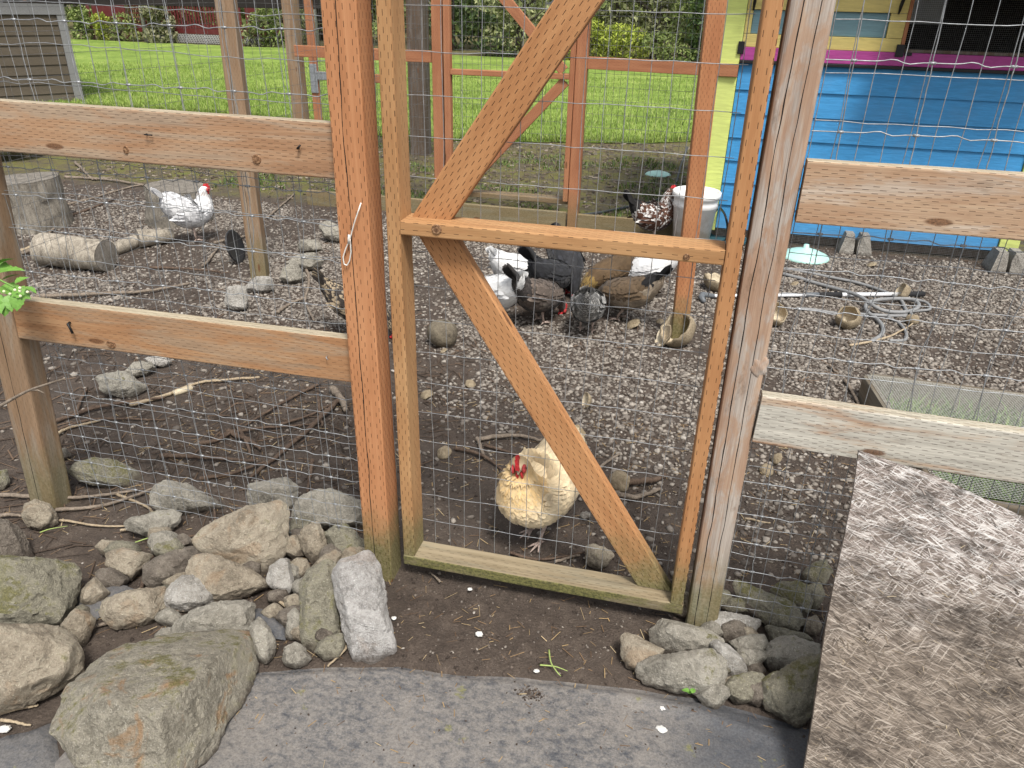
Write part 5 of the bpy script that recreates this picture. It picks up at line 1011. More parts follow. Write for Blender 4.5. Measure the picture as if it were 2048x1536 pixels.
# ---------------------------------------------------------------- strand board leaning on the right fence
TLp = Yp(1718, 901, -.03); BLp = G(1590, 1620); e1 = BLp-TLp; e1n = e1/np.linalg.norm(e1); nrm = np.cross(np.array([1.0, 0, 0]), e1n); nrm /= np.linalg.norm(nrm)
if nrm[1] > 0: nrm = -nrm
def on_osb(px, py):
    d = ray(px, py); return CAM+((TLp-CAM)@nrm)/(d@nrm)*d
edge = [on_osb(*p) for p in ((1718, 901), (1745, 909), (1790, 925), (1830, 937), (1875, 953), (1930, 978), (1985, 1005), (2048, 1034), (2150, 1085))]
bot = [np.array([1.45, BLp[1], 0.0]), BLp]; left = [BLp+(TLp-BLp)*t_+np.array([.004*math.sin(t_*9), 0, 0]) for t_ in np.linspace(0, 1, 9)[1:-1]]
out = np.array(edge+[edge[-1]+e1n*(edge[-1][2]/-e1n[2])]+[BLp]+left); X_ = np.array([1.0, 0, 0]); th = -nrm*.012
nO = len(out); V = np.concatenate([out+nrm*.0, out+th]); F = [tuple(range(nO)), tuple(range(2*nO-1, nO-1, -1))]+[(i, (i+1) % nO, nO+(i+1) % nO, nO+i) for i in range(nO)]
def osb_mat():
    m = Mt('strand_board'); p = m.geo('Position'); s = m.sep(p); x = s[0]; y = m.ma('MULTIPLY', s[2], 1.2); pv = m.nd('ShaderNodeCombineXYZ', {0: x, 1: y, 2: 0.0}).outputs[0]
    col = None; hh = None; up_ = m.st(m.ma('ADD', s[2], m.ma('MULTIPLY', m.ma('SUBTRACT', m.no(pv, 5, 4), .5), .25)), .3, .6)
    base = m.mx(up_, m.rp(m.no(pv, 26, 5, .7), [(.3, (.07, .056, .044)), (.55, (.17, .138, .11)), (.75, (.3, .25, .2))]), m.rp(m.no(pv, 26, 5, .7), [(.3, (.06, .048, .04)), (.55, (.2, .165, .14)), (.75, (.42, .38, .34))])); col = base
    for k, (ang, sc1, off) in enumerate(((-18, 40, 0), (38, 46, 3), (-62, 44, 7), (8, 54, 11), (22, 46, 15), (-34, 56, 19), (14, 38, 23), (30, 66, 29))):
        mp_ = m.nd('ShaderNodeMapping', {'Vector': pv, 'Rotation': (0, 0, R(ang)), 'Location': (off, off*.7, 0)}).outputs[0]; wv = m.add(mp_, (0, 0, 0)); st_ = m.mp(wv, (sc1*.38, sc1*6.0, 1))
        vv = m.nd('ShaderNodeTexVoronoi', {'Vector': st_, 'Scale': 1.0, 'Randomness': 1.0}, voronoi_dimensions='2D', feature='F1'); cc = m.sep(vv.outputs['Color']); ed = vv.outputs['Distance']
        on = m.ma('MULTIPLY', m.ma('GREATER_THAN', cc[0], .66), m.st(ed, .5, .38))
        dk = m.rp(cc[1], [(0, (.05, .039, .03)), (.45, (.19, .155, .122)), (.8, (.34, .285, .23)), (1, (.48, .42, .35))]); lt = m.rp(cc[1], [(0, (.12, .095, .08)), (.35, (.34, .29, .26)), (.75, (.58, .545, .51)), (1, (.72, .7, .67))])
        col = m.mx(m.ma('MULTIPLY', on, m.ma('ADD', .6, m.ma('MULTIPLY', up_, .2))), col, m.mx(up_, dk, lt)); h_ = m.ma('MULTIPLY', on, cc[2]); hh = h_ if hh is None else m.ma('MAXIMUM', hh, h_)
    gr_ = m.no(m.nd('ShaderNodeMapping', {'Vector': pv, 'Rotation': (0, 0, R(16)), 'Scale': (18, 260, 1)}).outputs[0], 1.0, 4, .6); col = m.mx(.3, col, m.mx(m.st(gr_, .3, .7), m.mx(.55, col, (.02, .015, .01)), col))
    blk = m.ma('MULTIPLY', m.st(m.no(m.mp(pv, (1, 2.2, 1)), 4.2, 7, .78), .47, .66), .8); col = m.mx(blk, col, (.032, .025, .02))
    m.bump(m.ma('ADD', m.ma('MULTIPLY', hh, 1.0), m.ma('MULTIPLY', gr_, .5)), .8, .006); return m.fin(col, .88)
OB = mk('strand_board', V, F, osb_mat(), None); tag(OB, 'weathered strand board panel leaning against the lower right rail', 'board')
# raised strands and flakes on the board
n = 1500
xs = .45+RNG.random(n)*.62; ts = RNG.random(n)**1.2; ev = -e1n; Ps = np.stack([xs, TLp[1]+(BLp[1]-TLp[1])*ts, TLp[2]*(1-ts)], 1); inside = Ps[:, 2] < np.interp(xs, [e[0] for e in edge], [e[2] for e in edge])-.012
Ps = Ps[inside]; xs = xs[inside]; lx_ = BLp[0]+(TLp[0]-BLp[0])*(Ps[:, 2]/TLp[2]); ok = xs > lx_+.012; Ps = Ps[ok]; n = len(Ps)
aa = np.radians(RNG.normal(-16, 26, n)+(RNG.random(n) < .25)*RNG.normal(0, 60, n)); du = np.cos(aa)[:, None]*X_[None]+np.sin(aa)[:, None]*ev[None]; dv = -np.sin(aa)[:, None]*X_[None]+np.cos(aa)[:, None]*ev[None]
Ln = (.005+.022*RNG.random(n)**2.2)[:, None]/2; Wn = (.0006+.0022*RNG.random(n)**2)[:, None]/2; lf = (RNG.random(n)*.004)[:, None]*nrm[None]; hz = nrm[None]*.0008
Vv = np.stack([Ps-du*Ln-dv*Wn+hz, Ps+du*Ln*.9-dv*Wn*.7+hz+lf, Ps+du*Ln+dv*Wn*.8+hz+lf, Ps-du*Ln*.95+dv*Wn+hz], 1).reshape(-1, 3); Fv = (np.arange(n)[:, None]*4+np.arange(4)[None])
low = Ps[:, 2]+RNG.normal(0, .05, n) < .52
OS = island_mat('loose_strands', [(0, (.1, .075, .06)), (.35, (.26, .215, .185)), (.75, (.44, .4, .36)), (1, (.56, .53, .5))], .85); OS2 = island_mat('damp_strands', [(0, (.03, .023, .017)), (.5, (.12, .093, .068)), (.85, (.25, .2, .145)), (1, (.4, .33, .22))], .85)
for msk, mt in ((~low, OS), (low, OS2)): stuff(mk('flaked_strands', Vv.reshape(-1, 4, 3)[msk].reshape(-1, 3), np.arange(msk.sum()*4).reshape(-1, 4), mt, OB))

# ---------------------------------------------------------------- logs and stumps
def bark_mat(name, a, b):
    m = Mt(name); v = m.tc('Object'); n1 = m.no(m.mp(v, (1, 1, .3)), 22, 6, .7, .5); n3 = m.no(v, 120, 3); c = m.rp(m.ma('ADD', m.ma('MULTIPLY', n1, .7), m.ma('MULTIPLY', n3, .3)), [(.35, a), (.5, tuple((x+y)/2 for x, y in zip(a, b))), (.65, b)]); m.bump(n1, .9, .02); return m.fin(c, .9)
BARKM, CUTM = bark_mat('flaking_bark', (.09, .078, .062), (.32, .29, .24)), bark_mat('grey_cut_end', (.1, .088, .072), (.26, .235, .2)); LIGHTB = bark_mat('pale_log_bark', (.13, .11, .085), (.46, .41, .33))
def log(a, b, r0, r1, label, mat, name='log', n=20, cutm=None, bury=0.0):
    a, b = np.array(a, float), np.array(b, float); root = thing(name, label, 'log' if name == 'log' else 'stump', ((a+b)/2*np.array([1, 1, 0]))); P = a[None]+(b-a)[None]*np.linspace(0, 1, 9)[:, None]
    q = MB().tube(P, np.linspace(r0, r1, 9), n, False); V = np.array(q.v); ax = (b-a)/np.linalg.norm(b-a); rel_ = V-a; c_ = a+np.outer(rel_@ax, ax); V = c_+(V-c_)*(.88+.26*fbm(V*13, 4, 3))[:, None]; q.v = [tuple(v) for v in V]
    o = q.mesh('bark', mat, root, True)
    for k, e in ((0, a), (8, b)):
        ring = V[k*n:(k+1)*n]; c = ring.mean(0); s = -1 if k == 0 else 1; vs = [c+ax*s*.004]+[c+(p-c)*.5+ax*s*.004 for p in ring]+[c+(p-c)*.97 for p in ring]
        f = [(0, 1+i, 1+(i+1) % n) for i in range(n)]+[(1+i, 1+n+i, 1+n+(i+1) % n, 1+(i+1) % n) for i in range(n)]; mk('cut_end', vs, f, cutm or CUTM, root, True)
    return root
s1 = G(35, 470); log((s1[0]-.05, s1[1]+.25, -.03), (s1[0]-.07, s1[1]+.25, .38), .26, .262, 'tall grey tree stump at the left edge of the yard', BARKM, 'stump', 24)
s2 = G(345, 448); log((s2[0], s2[1]+.1, -.02), (s2[0]+.02, s2[1]+.1, .29), .25, .24, 'grey stump behind the white and grey hen', BARKM, 'stump', 24)
l0, l1 = G(86, 498, .1), G(212, 512, .1); log(l0, l1, .115, .105, 'short thick log lying in front of the stumps', LIGHTB)
l0, l1 = G(275, 478, .06), G(345, 470, .05); log(l0, l1, .07, .045, 'pale split log lying beside the white and grey hen', LIGHTB)
l0, l1 = G(225, 500, .03), G(305, 470, .05); log(l0, l1, .05, .04, 'pale bark slab propped left of the white and grey hen', LIGHTB)

# ---------------------------------------------------------------- sticks
STK = [bark_mat('brown_stick', (.055, .036, .026), (.17, .12, .085)), bark_mat('grey_stick', (.12, .095, .072), (.3, .245, .19)), bark_mat('pale_stick', (.25, .19, .12), (.48, .39, .27))]
def stick(L, r_, mat, label, z=.008, fork=False):
    P = np.array([G(x, y, z+r_) for x, y in L]); n = len(P)*7; S = crom(P, n); S[:, :2] += .25*r_*2*(RNG.random((n, 2))-.5); S[:, 2] = ground_h(S[:, 0], S[:, 1])*.6+S[:, 2]+.004*np.sin(np.linspace(0, 5, n)+L[0][0])
    b = MB().tube(S, np.linspace(r_, r_*.55, n)*(1+.15*(RNG.random(n)-.5)), 7)
    if fork:
        i = n//2; d = S[min(i+2, n-1)]-S[i]; d /= np.linalg.norm(d); s_ = np.array([-d[1], d[0], .15]); b.tube([S[i], S[i]+d*.05+s_*.03, S[i]+d*.1+s_*.075], [r_*.7, r_*.55, r_*.3], 6)
    return tag(b.mesh('stick', STK[mat], None, True), label, 'stick', 'sticks and twigs on the ground')
for L, r_, mt, lab, fk in [
    ([(0, 507), (45, 500), (85, 480)], .02, 2, 'pale stick leaning from the tall stump to the log', 0), ([(0, 520), (60, 500), (92, 470), (110, 455)], .014, 1, 'forked grey stick in front of the tall stump', 1),
    ([(70, 592), (170, 588), (280, 580), (380, 565)], .014, 1, 'long grey stick lying above the lower left rail', 0), ([(300, 532), (370, 536), (440, 542)], .01, 0, 'reddish stick between the log and the lid', 0),
    ([(130, 355), (200, 360), (290, 372)], .016, 1, 'forked branch lying at the back left of the yard', 1), ([(150, 325), (185, 360)], .016, 1, 'branch crossing the forked one at the back', 0),
    ([(90, 445), (150, 430), (230, 400)], .014, 0, 'dark branch sloping behind the short log', 0), ([(90, 420), (160, 405), (260, 375), (290, 372)], .012, 1, 'thin branch running behind the stumps', 0),
    ([(428, 485), (470, 475), (490, 470)], .012, 1, 'stick lying right of the white and grey hen', 0), ([(405, 530), (440, 490)], .011, 1, 'short stick propped by the black lid', 0), ([(535, 435), (590, 385)], .011, 1, 'thin stick right of the brown post', 0),
    ([(605, 520), (618, 560), (610, 600), (628, 640)], .011, 1, 'curved grey stick left of the orange post', 0), ([(555, 625), (580, 605), (612, 595)], .012, 1, 'stick curving by the yellowish rock', 0),
    ([(260, 810), (330, 790), (400, 765), (520, 755)], .01, 2, 'long pale stick lying under the lower rail', 0), ([(80, 850), (200, 815), (330, 795)], .011, 0, 'long dark stick left of the pale stick', 0), ([(100, 865), (190, 840), (330, 838)], .007, 0, 'thin dark twig on the soil at the left', 0),
    ([(95, 880), (140, 855), (200, 840)], .008, 2, 'pale broken twig beside the left post', 0), ([(150, 830), (175, 775)], .009, 0, 'short dark stick left of the angular rock', 0),
    ([(680, 800), (620, 855), (560, 905), (500, 955)], .013, 0, 'long dark branch sloping toward the rock pile', 0), ([(640, 765), (560, 810), (490, 850)], .008, 0, 'thin branch sloping above the long dark branch', 0),
    ([(455, 862), (500, 880), (520, 898)], .013, 0, 'thick dark stick in the twig heap, front', 0), ([(400, 885), (440, 878), (470, 860)], .011, 0, 'dark stick in the twig heap, left', 0), ([(470, 845), (490, 880), (500, 905)], .009, 0, 'dark stick standing across the twig heap', 0),
    ([(320, 910), (400, 915), (510, 920)], .011, 0, 'dark stick lying just behind the wire', 0), ([(400, 955), (470, 945), (530, 925)], .009, 0, 'thin dark stick near the grey block rock', 0), ([(625, 920), (615, 985)], .009, 0, 'short stick behind the wire near the orange post', 0),
    ([(665, 775), (685, 805), (692, 820)], .02, 1, 'stout broken branch by the orange post', 0), ([(635, 788), (640, 830), (645, 850)], .009, 0, 'thin twig left of the stout broken branch', 0), ([(560, 850), (620, 830), (690, 790)], .007, 0, 'thin twig between the branches by the orange post', 0), ([(440, 870), (540, 855), (640, 845)], .007, 0, 'thin twig across the top of the heap', 0),
    ([(0, 990), (140, 995), (275, 978)], .009, 1, 'long thin branch lying in front of the left post', 0), ([(110, 1018), (220, 1005), (315, 975)], .008, 1, 'second thin branch crossing by the left post', 0), ([(0, 1030), (45, 1028)], .008, 1, 'short stick at the left edge below the post', 0),
    ([(230, 985), (290, 1010), (313, 1035)], .006, 2, 'pale twig pointing at the grey wedge rock', 0), ([(280, 1180), (290, 1140), (305, 1110)], .007, 0, 'dark stick propped on the dirty dark rock', 0), ([(130, 1262), (210, 1245), (310, 1225), (370, 1220)], .007, 1, 'long grey twig lying across the left rocks', 0),
    ([(540, 1185), (565, 1205), (605, 1235)], .007, 2, 'light brown stick below the pale upright stone', 0), ([(670, 1220), (685, 1270), (690, 1300), (655, 1330)], .005, 2, 'curved thin twig beside the tall whitish block', 0),
    ([(0, 1425), (50, 1415), (75, 1408)], .006, 2, 'pale stick at the left edge left of the boulder', 0), ([(0, 1440), (60, 1448)], .005, 2, 'thin pale twig under the stick at the left edge', 0), ([(240, 1060), (300, 1050), (355, 1050)], .005, 2, 'thin straw coloured twig on the left soil', 0), ([(120, 1040), (200, 1050), (270, 1045)], .005, 2, 'thin twig on the soil by the round brown rock', 0),
    ([(410, 1070), (430, 1030), (405, 930)], .006, 0, 'thin reddish stem standing in front of the wire', 0), ([(960, 875), (1030, 872), (1085, 880)], .011, 1, 'grey branch lying behind the buff hen', 0), ([(910, 895), (960, 910), (1005, 940)], .009, 0, 'dark branch pointing at the buff hen', 0), ([(955, 875), (965, 905), (972, 918)], .009, 1, 'short stick left of the buff hen', 0), ([(970, 890), (1010, 900), (1040, 912)], .008, 0, 'thin dark branch just left of the buff hen head', 0),
    ([(1200, 935), (1240, 905)], .007, 1, 'thin stick right of the brace by the buff hen', 0), ([(1225, 985), (1270, 995), (1320, 975)], .013, 1, 'curved bark stick right of the buff hen', 0), ([(1250, 965), (1300, 962), (1330, 950)], .016, 0, 'dark bark piece above the curved stick', 0), ([(1020, 1105), (1080, 1115), (1170, 1105)], .006, 0, 'thin dark stick behind the gate bottom rail', 0), ([(1110, 1120), (1160, 1110)], .006, 1, 'short twig behind the gate bottom rail', 0),
    ([(1690, 760), (1712, 800), (1722, 815)], .009, 1, 'thin stick pointing at the grazing frame', 0), ([(1660, 730), (1675, 745)], .007, 1, 'short pale stick in the gravel right of the silvery post', 0), ([(880, 1160), (860, 1140)], .004, 1, 'tiny stick at the foot of the orange post', 0),
    ([(1700, 690), (1780, 672), (1830, 645)], .008, 2, 'pale stick under the hose end', 0), ([(1490, 1040), (1540, 1045)], .005, 2, 'pale twig behind the wire right of the silvery post', 0),
]: stick(L, r_, mt, lab, .006, fk)
# bare twig reaching in from the left, leafy spray over the lower rail
tp = [Yp(px, py, -.2) for px, py in ((-40, 832), (0, 812), (30, 795), (60, 780), (95, 768), (130, 757))]
b = MB().tube(crom(np.array(tp), 40), np.linspace(.006, .0025, 40), 7); b.tube([tp[3], tp[3]+np.array([.03, 0, .004]), tp[3]+np.array([.05, 0, -.004])], [.0035, .003, .001], 6); tag(b.mesh('bare_twig', STK[1], None, True), 'bare pale twig reaching in before the left post', 'twig')
LEAF = Mt('raspberry_leaf'); _v = LEAF.geo('Random Per Island'); _n = LEAF.no(LEAF.geo('Position'), 90, 3); _c = LEAF.rp(_v, [(0, (.05, .14, .025)), (.5, (.12, .27, .045)), (1, (.24, .4, .09))]); LEAF.bump(_n, .6, .003); LEAF.b.inputs['Transmission Weight'].default_value = 0
LEAF = LEAF.fin(LEAF.mx(LEAF.ma('MULTIPLY', LEAF.st(_n, .4, .65), .35), _c, LEAF.mx(.5, _c, (.02, .06, .01))), .5)
def leaf_mesh(L, wd, fold=.25, serr=True):
    n = 9; V, F = [], []
    for i in range(n+1):
        t_ = i/n; h_ = wd*math.sin(math.pi*min(1, t_*.98+.02)**.75)*(1+(.16 if i % 2 else -.06)*serr)/2; x = L*t_; z_ = -.25*L*t_*t_
        V += [(x, -h_, z_+h_*fold), (x, 0, z_), (x, h_, z_+h_*fold)]
    for i in range(n): a = i*3; F += [(a, a+1, a+4, a+3), (a+1, a+2, a+5, a+4)]
    return np.array(V), F
PL = thing('raspberry_spray', 'leafy green spray hanging over the lower left rail', 'plant', Yp(-20, 560, -.09))
MB().tube(crom(np.array([Yp(-80, 500, -.06), Yp(-40, 540, -.08), Yp(0, 560, -.1), Yp(30, 575, -.1)]), 20), .003, 6).mesh('stem', plain('green_stem', (.14, .26, .06), .6), PL, True)
for k, (px, py, dy, yaw, pit, L_) in enumerate([(0, 575, -.09, 10, 10, .07), (5, 545, -.08, 30, -15, .06), (28, 580, -.1, -5, 12, .055), (20, 590, -.11, -60, 45, .05), (36, 588, -.11, -80, 55, .05), (45, 575, -.1, 5, 5, .045), (5, 560, -.07, 60, -20, .05), (-10, 590, -.11, -40, 35, .06), (30, 567, -.09, 50, -30, .04), (-20, 540, -.08, 20, -10, .07), (12, 600, -.11, -95, 60, .05), (-5, 530, -.07, 40, -30, .05)]):
    V, F = leaf_mesh(L_, L_*.78); M = Matrix.Translation(Vector(Yp(px, py, dy))) @ Matrix.Rotation(R(yaw), 4, 'Z') @ Matrix.Rotation(R(pit), 4, 'Y') @ Matrix.Rotation(R(random.uniform(-25, 25)), 4, 'X'); V = [tuple(M @ Vector(v)) for v in V]; mk('leaf', V, F, LEAF, PL, False)
BUD = plain('pale_bud', (.6, .66, .4), .6)
for px, py in ((40, 576), (40, 582), (8, 583), (20, 588), (41, 592), (55, 584), (30, 580)):
    q = bmesh.new(); bmesh.ops.create_icosphere(q, subdivisions=2, radius=.0045); MB().bm(q).xf(Matrix.Translation(Vector(Yp(px, py, -.118)))).mesh('bud', BUD, PL, True)
# seedlings
def seedling(px, py, label, k=4, L_=.03):
    o = thing('seedling', label, 'weed', G(px, py)); rs = random.Random(px)
    for i in range(k):
        V, F = leaf_mesh(L_*rs.uniform(.6, 1.1), L_*.55, .3, False); M = Matrix.Translation(Vector(G(px+rs.uniform(-6, 6), py+rs.uniform(-4, 4), .03+.01*i))) @ Matrix.Rotation(rs.uniform(0, 6.3), 4, 'Z') @ Matrix.Rotation(R(rs.uniform(-30, 15)), 4, 'Y'); mk('leaf', [tuple(M @ Vector(v)) for v in V], F, LEAF, o, False)
seedling(1383, 1384, 'small bright green seedling at the edge of the ground cloth', 3, .028)
GRS = plain('pale_green_stalk', (.3, .38, .12), .6)
for L, lab in (([(1098, 1300), (1102, 1325), (1115, 1345), (1122, 1352)], 'bent green grass stalk lying on the soil before the gate'), ([(1080, 1330), (1110, 1333), (1135, 1342)], 'second green stalk crossing the bent one'), ([(80, 1065), (100, 1058), (135, 1052)], 'green grass blade by the round brown rock'), ([(270, 1085), (300, 1075), (330, 1070)], 'green grass blade left of the tilted slab')):
    tag(MB().tube(crom(np.array([G(x, y, .012+.01*math.sin(i)) for i, (x, y) in enumerate(L)]), 20), np.linspace(.0028, .001, 20), 5).mesh('grass_stalk', GRS, None, True), lab, 'grass stalk')
# droppings
DROP = plain('white_dropping', (.66, .65, .61), .8, .15, 80, 0, .5)
for px, py, s_, lab in ((1325, 1420, .011, 'white dropping on the ground cloth, farther one'), (1322, 1463, .014, 'white dropping on the ground cloth, nearer one'), (958, 1272, .012, 'pale crumbly dropping on the soil before the gate'), (1073, 1346, .008, 'small white dropping at the edge of the cloth'), (940, 1182, .008, 'white speck of dropping below the gate rail'), (788, 1240, .008, 'white dropping beside the tall whitish block'), (12, 1462, .014, 'white pebble like dropping at the left edge'), (82, 349, .03, 'white dropping on the far left stump side')):
    q = bmesh.new(); bmesh.ops.create_icosphere(q, subdivisions=3, radius=1); rs = random.Random(px)
    for v in q.verts: d = fbm(np.array([v.co[:]])*2.6+px, 3, 3)[0]; v.co = v.co*(.5+1.0*d)
    c = G(px, py); tag(MB().bm(q).xf(Matrix.Translation((float(c[0]), float(c[1]), .008)) @ Matrix.Diagonal((s_, s_*.8, s_*.4, 1))).mesh('dropping', DROP, None, True), lab, 'dropping')

# ================================================================ background: shed, deck, shrubs, trees
SIDE = paint('taupe_siding', (.085, .068, .047)); SHTR = paint('grey_trim', (.2, .2, .2)); DRED = paint('barn_red', (.11, .02, .02)); WHT = paint('white_lattice', (.5, .5, .48))
sc0 = np.array([-10.13, 9.64]); sdv = np.array([-.67, -1.03]); sdv /= np.linalg.norm(sdv); snv = np.array([-sdv[1], sdv[0]])
if snv[0] < 0: snv = -snv                       # outward, toward the yard
SH = thing('shed', 'taupe lap sided shed at the far left edge', 'shed', (sc0[0]-1, sc0[1]-1.5, 0)); bn = -snv
def sbox(name, s0, s1, d0, d1, z0, z1, mat, lean=0.0):
    V = []
    for z in (z0, z1):
        for s_, d_ in ((s0, d0), (s1, d0), (s1, d1), (s0, d1)):
            dd = d_-(lean if (z == z0 and d_ == d0) else 0); p = sc0+sdv*s_+bn*dd; V.append((p[0], p[1], z))
    return mk(name, V, [(0, 3, 2, 1), (4, 5, 6, 7), (0, 1, 5, 4), (1, 2, 6, 5), (2, 3, 7, 6), (3, 0, 4, 7)], mat, SH)
for i in range(9): sbox('siding_plank', .13, 4.6, 0, .03, .02+.145*i, .02+.145*(i+1), SIDE, .016)
sbox('corner_board', 0, .128, -.025, .03, 0, 1.38, SHTR); sbox('trim_band', 0, 4.6, -.035, .03, 1.33, 1.5, SHTR)
for i in range(6): sbox('siding_plank', 0, 4.6, 0, .03, 1.505+.145*i, 1.505+.145*(i+1), SIDE, .016)
sbox('wall', .02, 4.55, .034, 2.6, 0, 2.35, SIDE); sbox('roof', -.4, 5.0, -.5, 3.1, 2.37, 2.47, W_DARK)

DK = thing('red_deck', 'dark red deck with slatted railing and lattice beyond the lawn', 'deck', (-19, 25.5, 0)); dx0, dx1, dyf = -22.6, -15.6, 24.9
def dbox(name, lo, hi, mat=None): return MB().box(lo, hi).mesh(name, mat or DRED, DK)
dbox('platform', (dx0+1.6, dyf, .33), (dx1, 28.5, .5)); b = MB()
for x in np.arange(dx0+2.9, dx1-.9, .12): b.box((x, dyf+.02, .52), (x+.06, dyf+.06, 1.25))
b.mesh('railing_slats', DRED, DK)['kind'] = 'stuff'
dbox('handrail', (dx0+2.85, dyf, 1.252), (dx1-.85, dyf+.09, 1.33)); dbox('end_panel', (dx1-.5, dyf, .502), (dx1, dyf+.08, 1.45))
for x in (dx0, dx0+1.5, dx0+2.75, dx1-.8, dx1-.1): dbox('post', (x, dyf-.03, .0), (x+.14, dyf-.005+.1*0, 2.6))
b = MB()
for i in range(12):
    for s_ in (-1, 1):
        x = dx0+1.66+.09*i; b.q([(x, dyf, .52), (x+.03, dyf, .52), (x+.03+s_*1.0*.5, dyf, 1.9), (x+s_*.5, dyf, 1.9)], [(0, 1, 2, 3)])
lt = b.mesh('lattice', DRED, DK); lt['kind'] = 'stuff'; dbox('lattice_panel', (dx0+.2, dyf+.02, .6), (dx0+1.45, dyf+.05, 2.2)); b = MB()
for i in range(64):
    for s_ in (-1, 1):
        x = dx0+2.9+.066*i; b.q([(x, dyf-.01-.004*s_, .02), (x+.022, dyf-.01-.004*s_, .02), (x+.022+s_*.17, dyf-.01-.004*s_, .32), (x+s_*.17, dyf-.01-.004*s_, .32)], [(0, 1, 2, 3)])
sk = b.mesh('skirting_lattice', WHT, DK); sk['kind'] = 'stuff'; dbox('skirting_back', (dx0+2.8, dyf+.02, 0), (dx1, dyf+.05, .32), DARKIN)
dbox('roof_beam', (dx0-.4, dyf-.1, 2.6), (dx1, dyf+.1, 2.8))

def leafset(n, cen, rad, size, shell=.55):
    d = RNG.normal(size=(n, 3)); d /= np.linalg.norm(d, axis=1)[:, None]; r_ = shell+(1-shell)*RNG.random(n)**.7; P = d*r_[:, None]
    lump = .75+.5*fbm(d*2.6+cen[0], 3, 3); P = P*lump[:, None]*np.array(rad)+np.array(cen); a = RNG.normal(size=(n, 3)); a /= np.linalg.norm(a, axis=1)[:, None]; b = np.cross(a, RNG.normal(size=(n, 3))); b /= np.linalg.norm(b, axis=1)[:, None]
    s_ = size*(.6+.8*RNG.random(n))[:, None]; return np.stack([P-a*s_, P+b*s_*.45, P+a*s_, P-b*s_*.45], 1).reshape(-1, 3)
def crown_mat(name, a, b, c): return island_mat(name, [(0, a), (.55, b), (1, c)], .65, 0, 3)
CM = {'dark': crown_mat('dark_conifer', (.025, .05, .018), (.06, .1, .03), (.12, .17, .055)), 'mid': crown_mat('mid_foliage', (.07, .1, .025), (.16, .21, .055), (.28, .33, .11)), 'olive': crown_mat('olive_foliage', (.1, .115, .045), (.22, .24, .1), (.37, .39, .19)),
      'lime': crown_mat('lime_foliage', (.12, .16, .02), (.28, .34, .04), (.42, .46, .08)), 'reed': crown_mat('reedy_foliage', (.1, .11, .05), (.22, .22, .12), (.34, .32, .2))}
TRK = bark_mat('tree_bark', (.03, .024, .018), (.1, .085, .065)); BIRCH = bark_mat('birch_bark', (.08, .075, .07), (.55, .54, .51))
def tree(x, y, h, rx, kind, label, n=2600, lobes=5, size=.11, trunk=TRK, low=.15, cat='tree', name='tree', tr=.1):
    root = thing(name, label, cat, (x, y, 0), 0, 'trees and shrubs beyond the lawn'); V = []; rs = random.Random(int(x*13+y))
    for i in range(lobes):
        t_ = (i+.5)/lobes; z = h*(low+(1-low)*t_); r_ = rx*(1-.55*abs(t_-.38))*rs.uniform(.65, 1.0); V.append(leafset(n//lobes, (x+rs.uniform(-.35, .35)*rx, y+rs.uniform(-.35, .35)*rx, z), (r_, r_, h*(1-low)/lobes*.95), size))
    V = np.concatenate(V); mk('crown', V, np.arange(len(V)).reshape(-1, 4), CM[kind], root)
    b = MB(); P = [(x, y, -.1), (x+rs.uniform(-.1, .1), y, h*.3), (x+rs.uniform(-.2, .2), y, h*.6), (x+rs.uniform(-.2, .2), y, h*.9)]; b.tube(P, [tr, tr*.8, tr*.55, tr*.2], 8)
    for i in range(5): a = rs.uniform(0, 6.3); z = h*rs.uniform(.2, .6); b.tube([(x, y, z), (x+math.cos(a)*rx*.4, y+math.sin(a)*rx*.4, z+h*.1), (x+math.cos(a)*rx*.8, y+math.sin(a)*rx*.8, z+h*.22)], [tr*.45, tr*.3, tr*.1], 6)
    b.mesh('trunk', trunk, root, True); return root
def at(px, y): p = Yp(px, 60, y); return float(p[0])
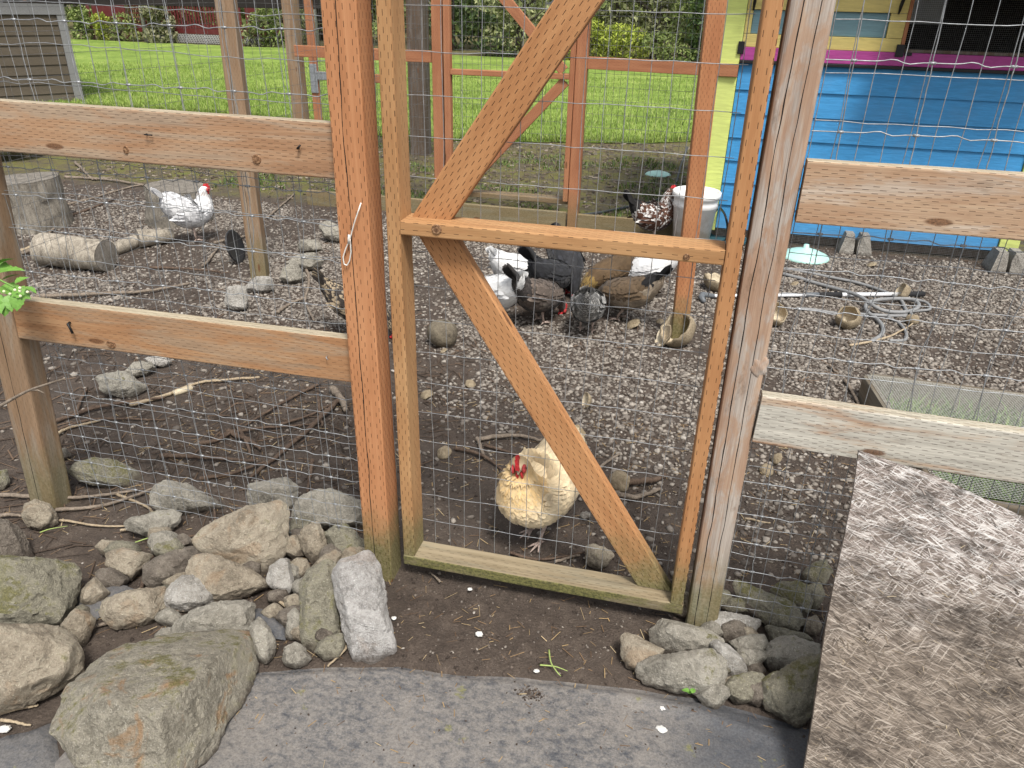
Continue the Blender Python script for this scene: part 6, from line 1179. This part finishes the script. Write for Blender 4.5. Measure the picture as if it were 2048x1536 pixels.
for px, y, h, rx, kind, lab, n, lobes, size, low in [
    (905, 27, 7, 1.7, 'dark', 'dark conifer seen right of the red brown run post', 3200, 7, .1, .02), (960, 29, 6, 1.6, 'dark', 'second dark conifer just right of the first', 2600, 7, .1, .02),
    (1035, 25.2, 3.0, 1.6, 'olive', 'rounded olive shrub behind the centre of the lawn', 3400, 5, .075, .12), (1140, 29, 6, 2.2, 'mid', 'deep green tree behind the second gate brace', 2600, 6, .11, .03), (1230, 28, 6, 2.0, 'olive', 'dull green tree right of the gate brace', 2600, 6, .11, .03),
    (1310, 27, 4.2, 1.7, 'olive', 'loose olive green shrub right of centre', 2800, 5, .08, .03), (1390, 26, 4.0, 1.3, 'mid', 'mid green shrub behind the incised post', 2400, 5, .08, .03), (1245, 25.0, .95, 1.25, 'lime', 'low lime green shrub at the lawn edge', 2200, 2, .055, .1), (1180, 25.5, 1.1, .6, 'lime', 'small yellow green shrub by the run post', 900, 3, .05, .1), (1340, 25, .8, 1.0, 'mid', 'low dark mound shrub at the right lawn edge', 1500, 2, .05, .1), (1440, 25, 2.6, 1.2, 'dark', 'dark green shrub beside the coop corner', 1800, 4, .08, .05),
    (870, 30, 8, 2.4, 'mid', 'tall green tree behind the conifers', 2400, 6, .13, .1), (740, 28, 7, 2.2, 'mid', 'green tree seen between the orange post and the stile', 2400, 6, .12, .03), (640, 30, 8, 2.6, 'olive', 'olive tree behind the birch', 2400, 6, .13, .05), (570, 28, 6, 2.2, 'olive', 'olive green shrub right of the red deck', 2800, 6, .1, .02), (500, 31, 8, 2.6, 'mid', 'tree rising behind the red deck, right', 2400, 6, .13, .1), (400, 31.5, 8, 2.6, 'mid', 'tree rising behind the red deck, middle', 2400, 6, .13, .1), (290, 32, 8, 2.6, 'dark', 'tree rising behind the red deck, left', 2400, 6, .13, .1), (160, 31, 7, 2.4, 'mid', 'tree at the far left beyond the shed', 2400, 6, .13, .03),
    (205, 24.6, .8, .45, 'lime', 'yellow green shrub under the red pergola', 800, 2, .05, .1), (165, 24.4, 1.0, .5, 'mid', 'green shrub beside the shed corner', 800, 3, .06, .05), (240, 24.5, .8, .7, 'mid', 'green border plants before the red lattice', 900, 2, .05, .1), (330, 24.3, 1.3, .7, 'reed', 'tall pale reedy clump before the deck', 1500, 3, .09, .05), (500, 24.4, 1.0, .5, 'olive', 'olive shrub at the deck corner', 700, 3, .05, .1), (540, 24.6, 1.5, .8, 'mid', 'bushy shrub right of the deck corner', 1400, 3, .06, .05),
    (1120, 24.5, .5, .5, 'lime', 'tuft of strappy leaves at the lawn edge', 500, 2, .06, .05), (1000, 24.7, .5, .9, 'dark', 'low dark border plants at the lawn edge', 900, 2, .05, .1), (700, 25.2, 1.2, 1.0, 'mid', 'green shrub left of the lawn gap', 1400, 3, .06, .05),
]: tree(at(px, y), y, h, rx, kind, lab, n, lobes, size, low=low, tr=.05 if h < 3 else .12, cat='shrub' if h < 3.5 else 'tree', name='shrub' if h < 3.5 else 'tree')
tree(at(632, 24.8), 24.8, 7, 1.3, 'olive', 'birch with white bark left of the orange post', 1500, 4, .08, BIRCH, .45, tr=.12); tree(at(290, 24.6), 24.6, 6, 1.0, 'olive', 'slim birch with white bark before the red deck', 1200, 4, .08, BIRCH, .5, tr=.08)
# a far wood closing the view
n = 15000; x = RNG.random(n)*110-70; z = RNG.random(n)**1.2*9; y = 38+RNG.random(n)*7; P = np.stack([x, y, z], 1); a = RNG.normal(size=(n, 3)); a /= np.linalg.norm(a, axis=1)[:, None]; b_ = np.cross(a, RNG.normal(size=(n, 3))); b_ /= np.linalg.norm(b_, axis=1)[:, None]; s_ = .45*(.6+.8*RNG.random(n))[:, None]
stuff(mk('far_wood', np.stack([P-a*s_, P+b_*s_*.5, P+a*s_, P-b_*s_*.5], 1).reshape(-1, 3), np.arange(n*4).reshape(-1, 4), CM['mid']), 'dark green wood closing the view behind the garden', 'wood')
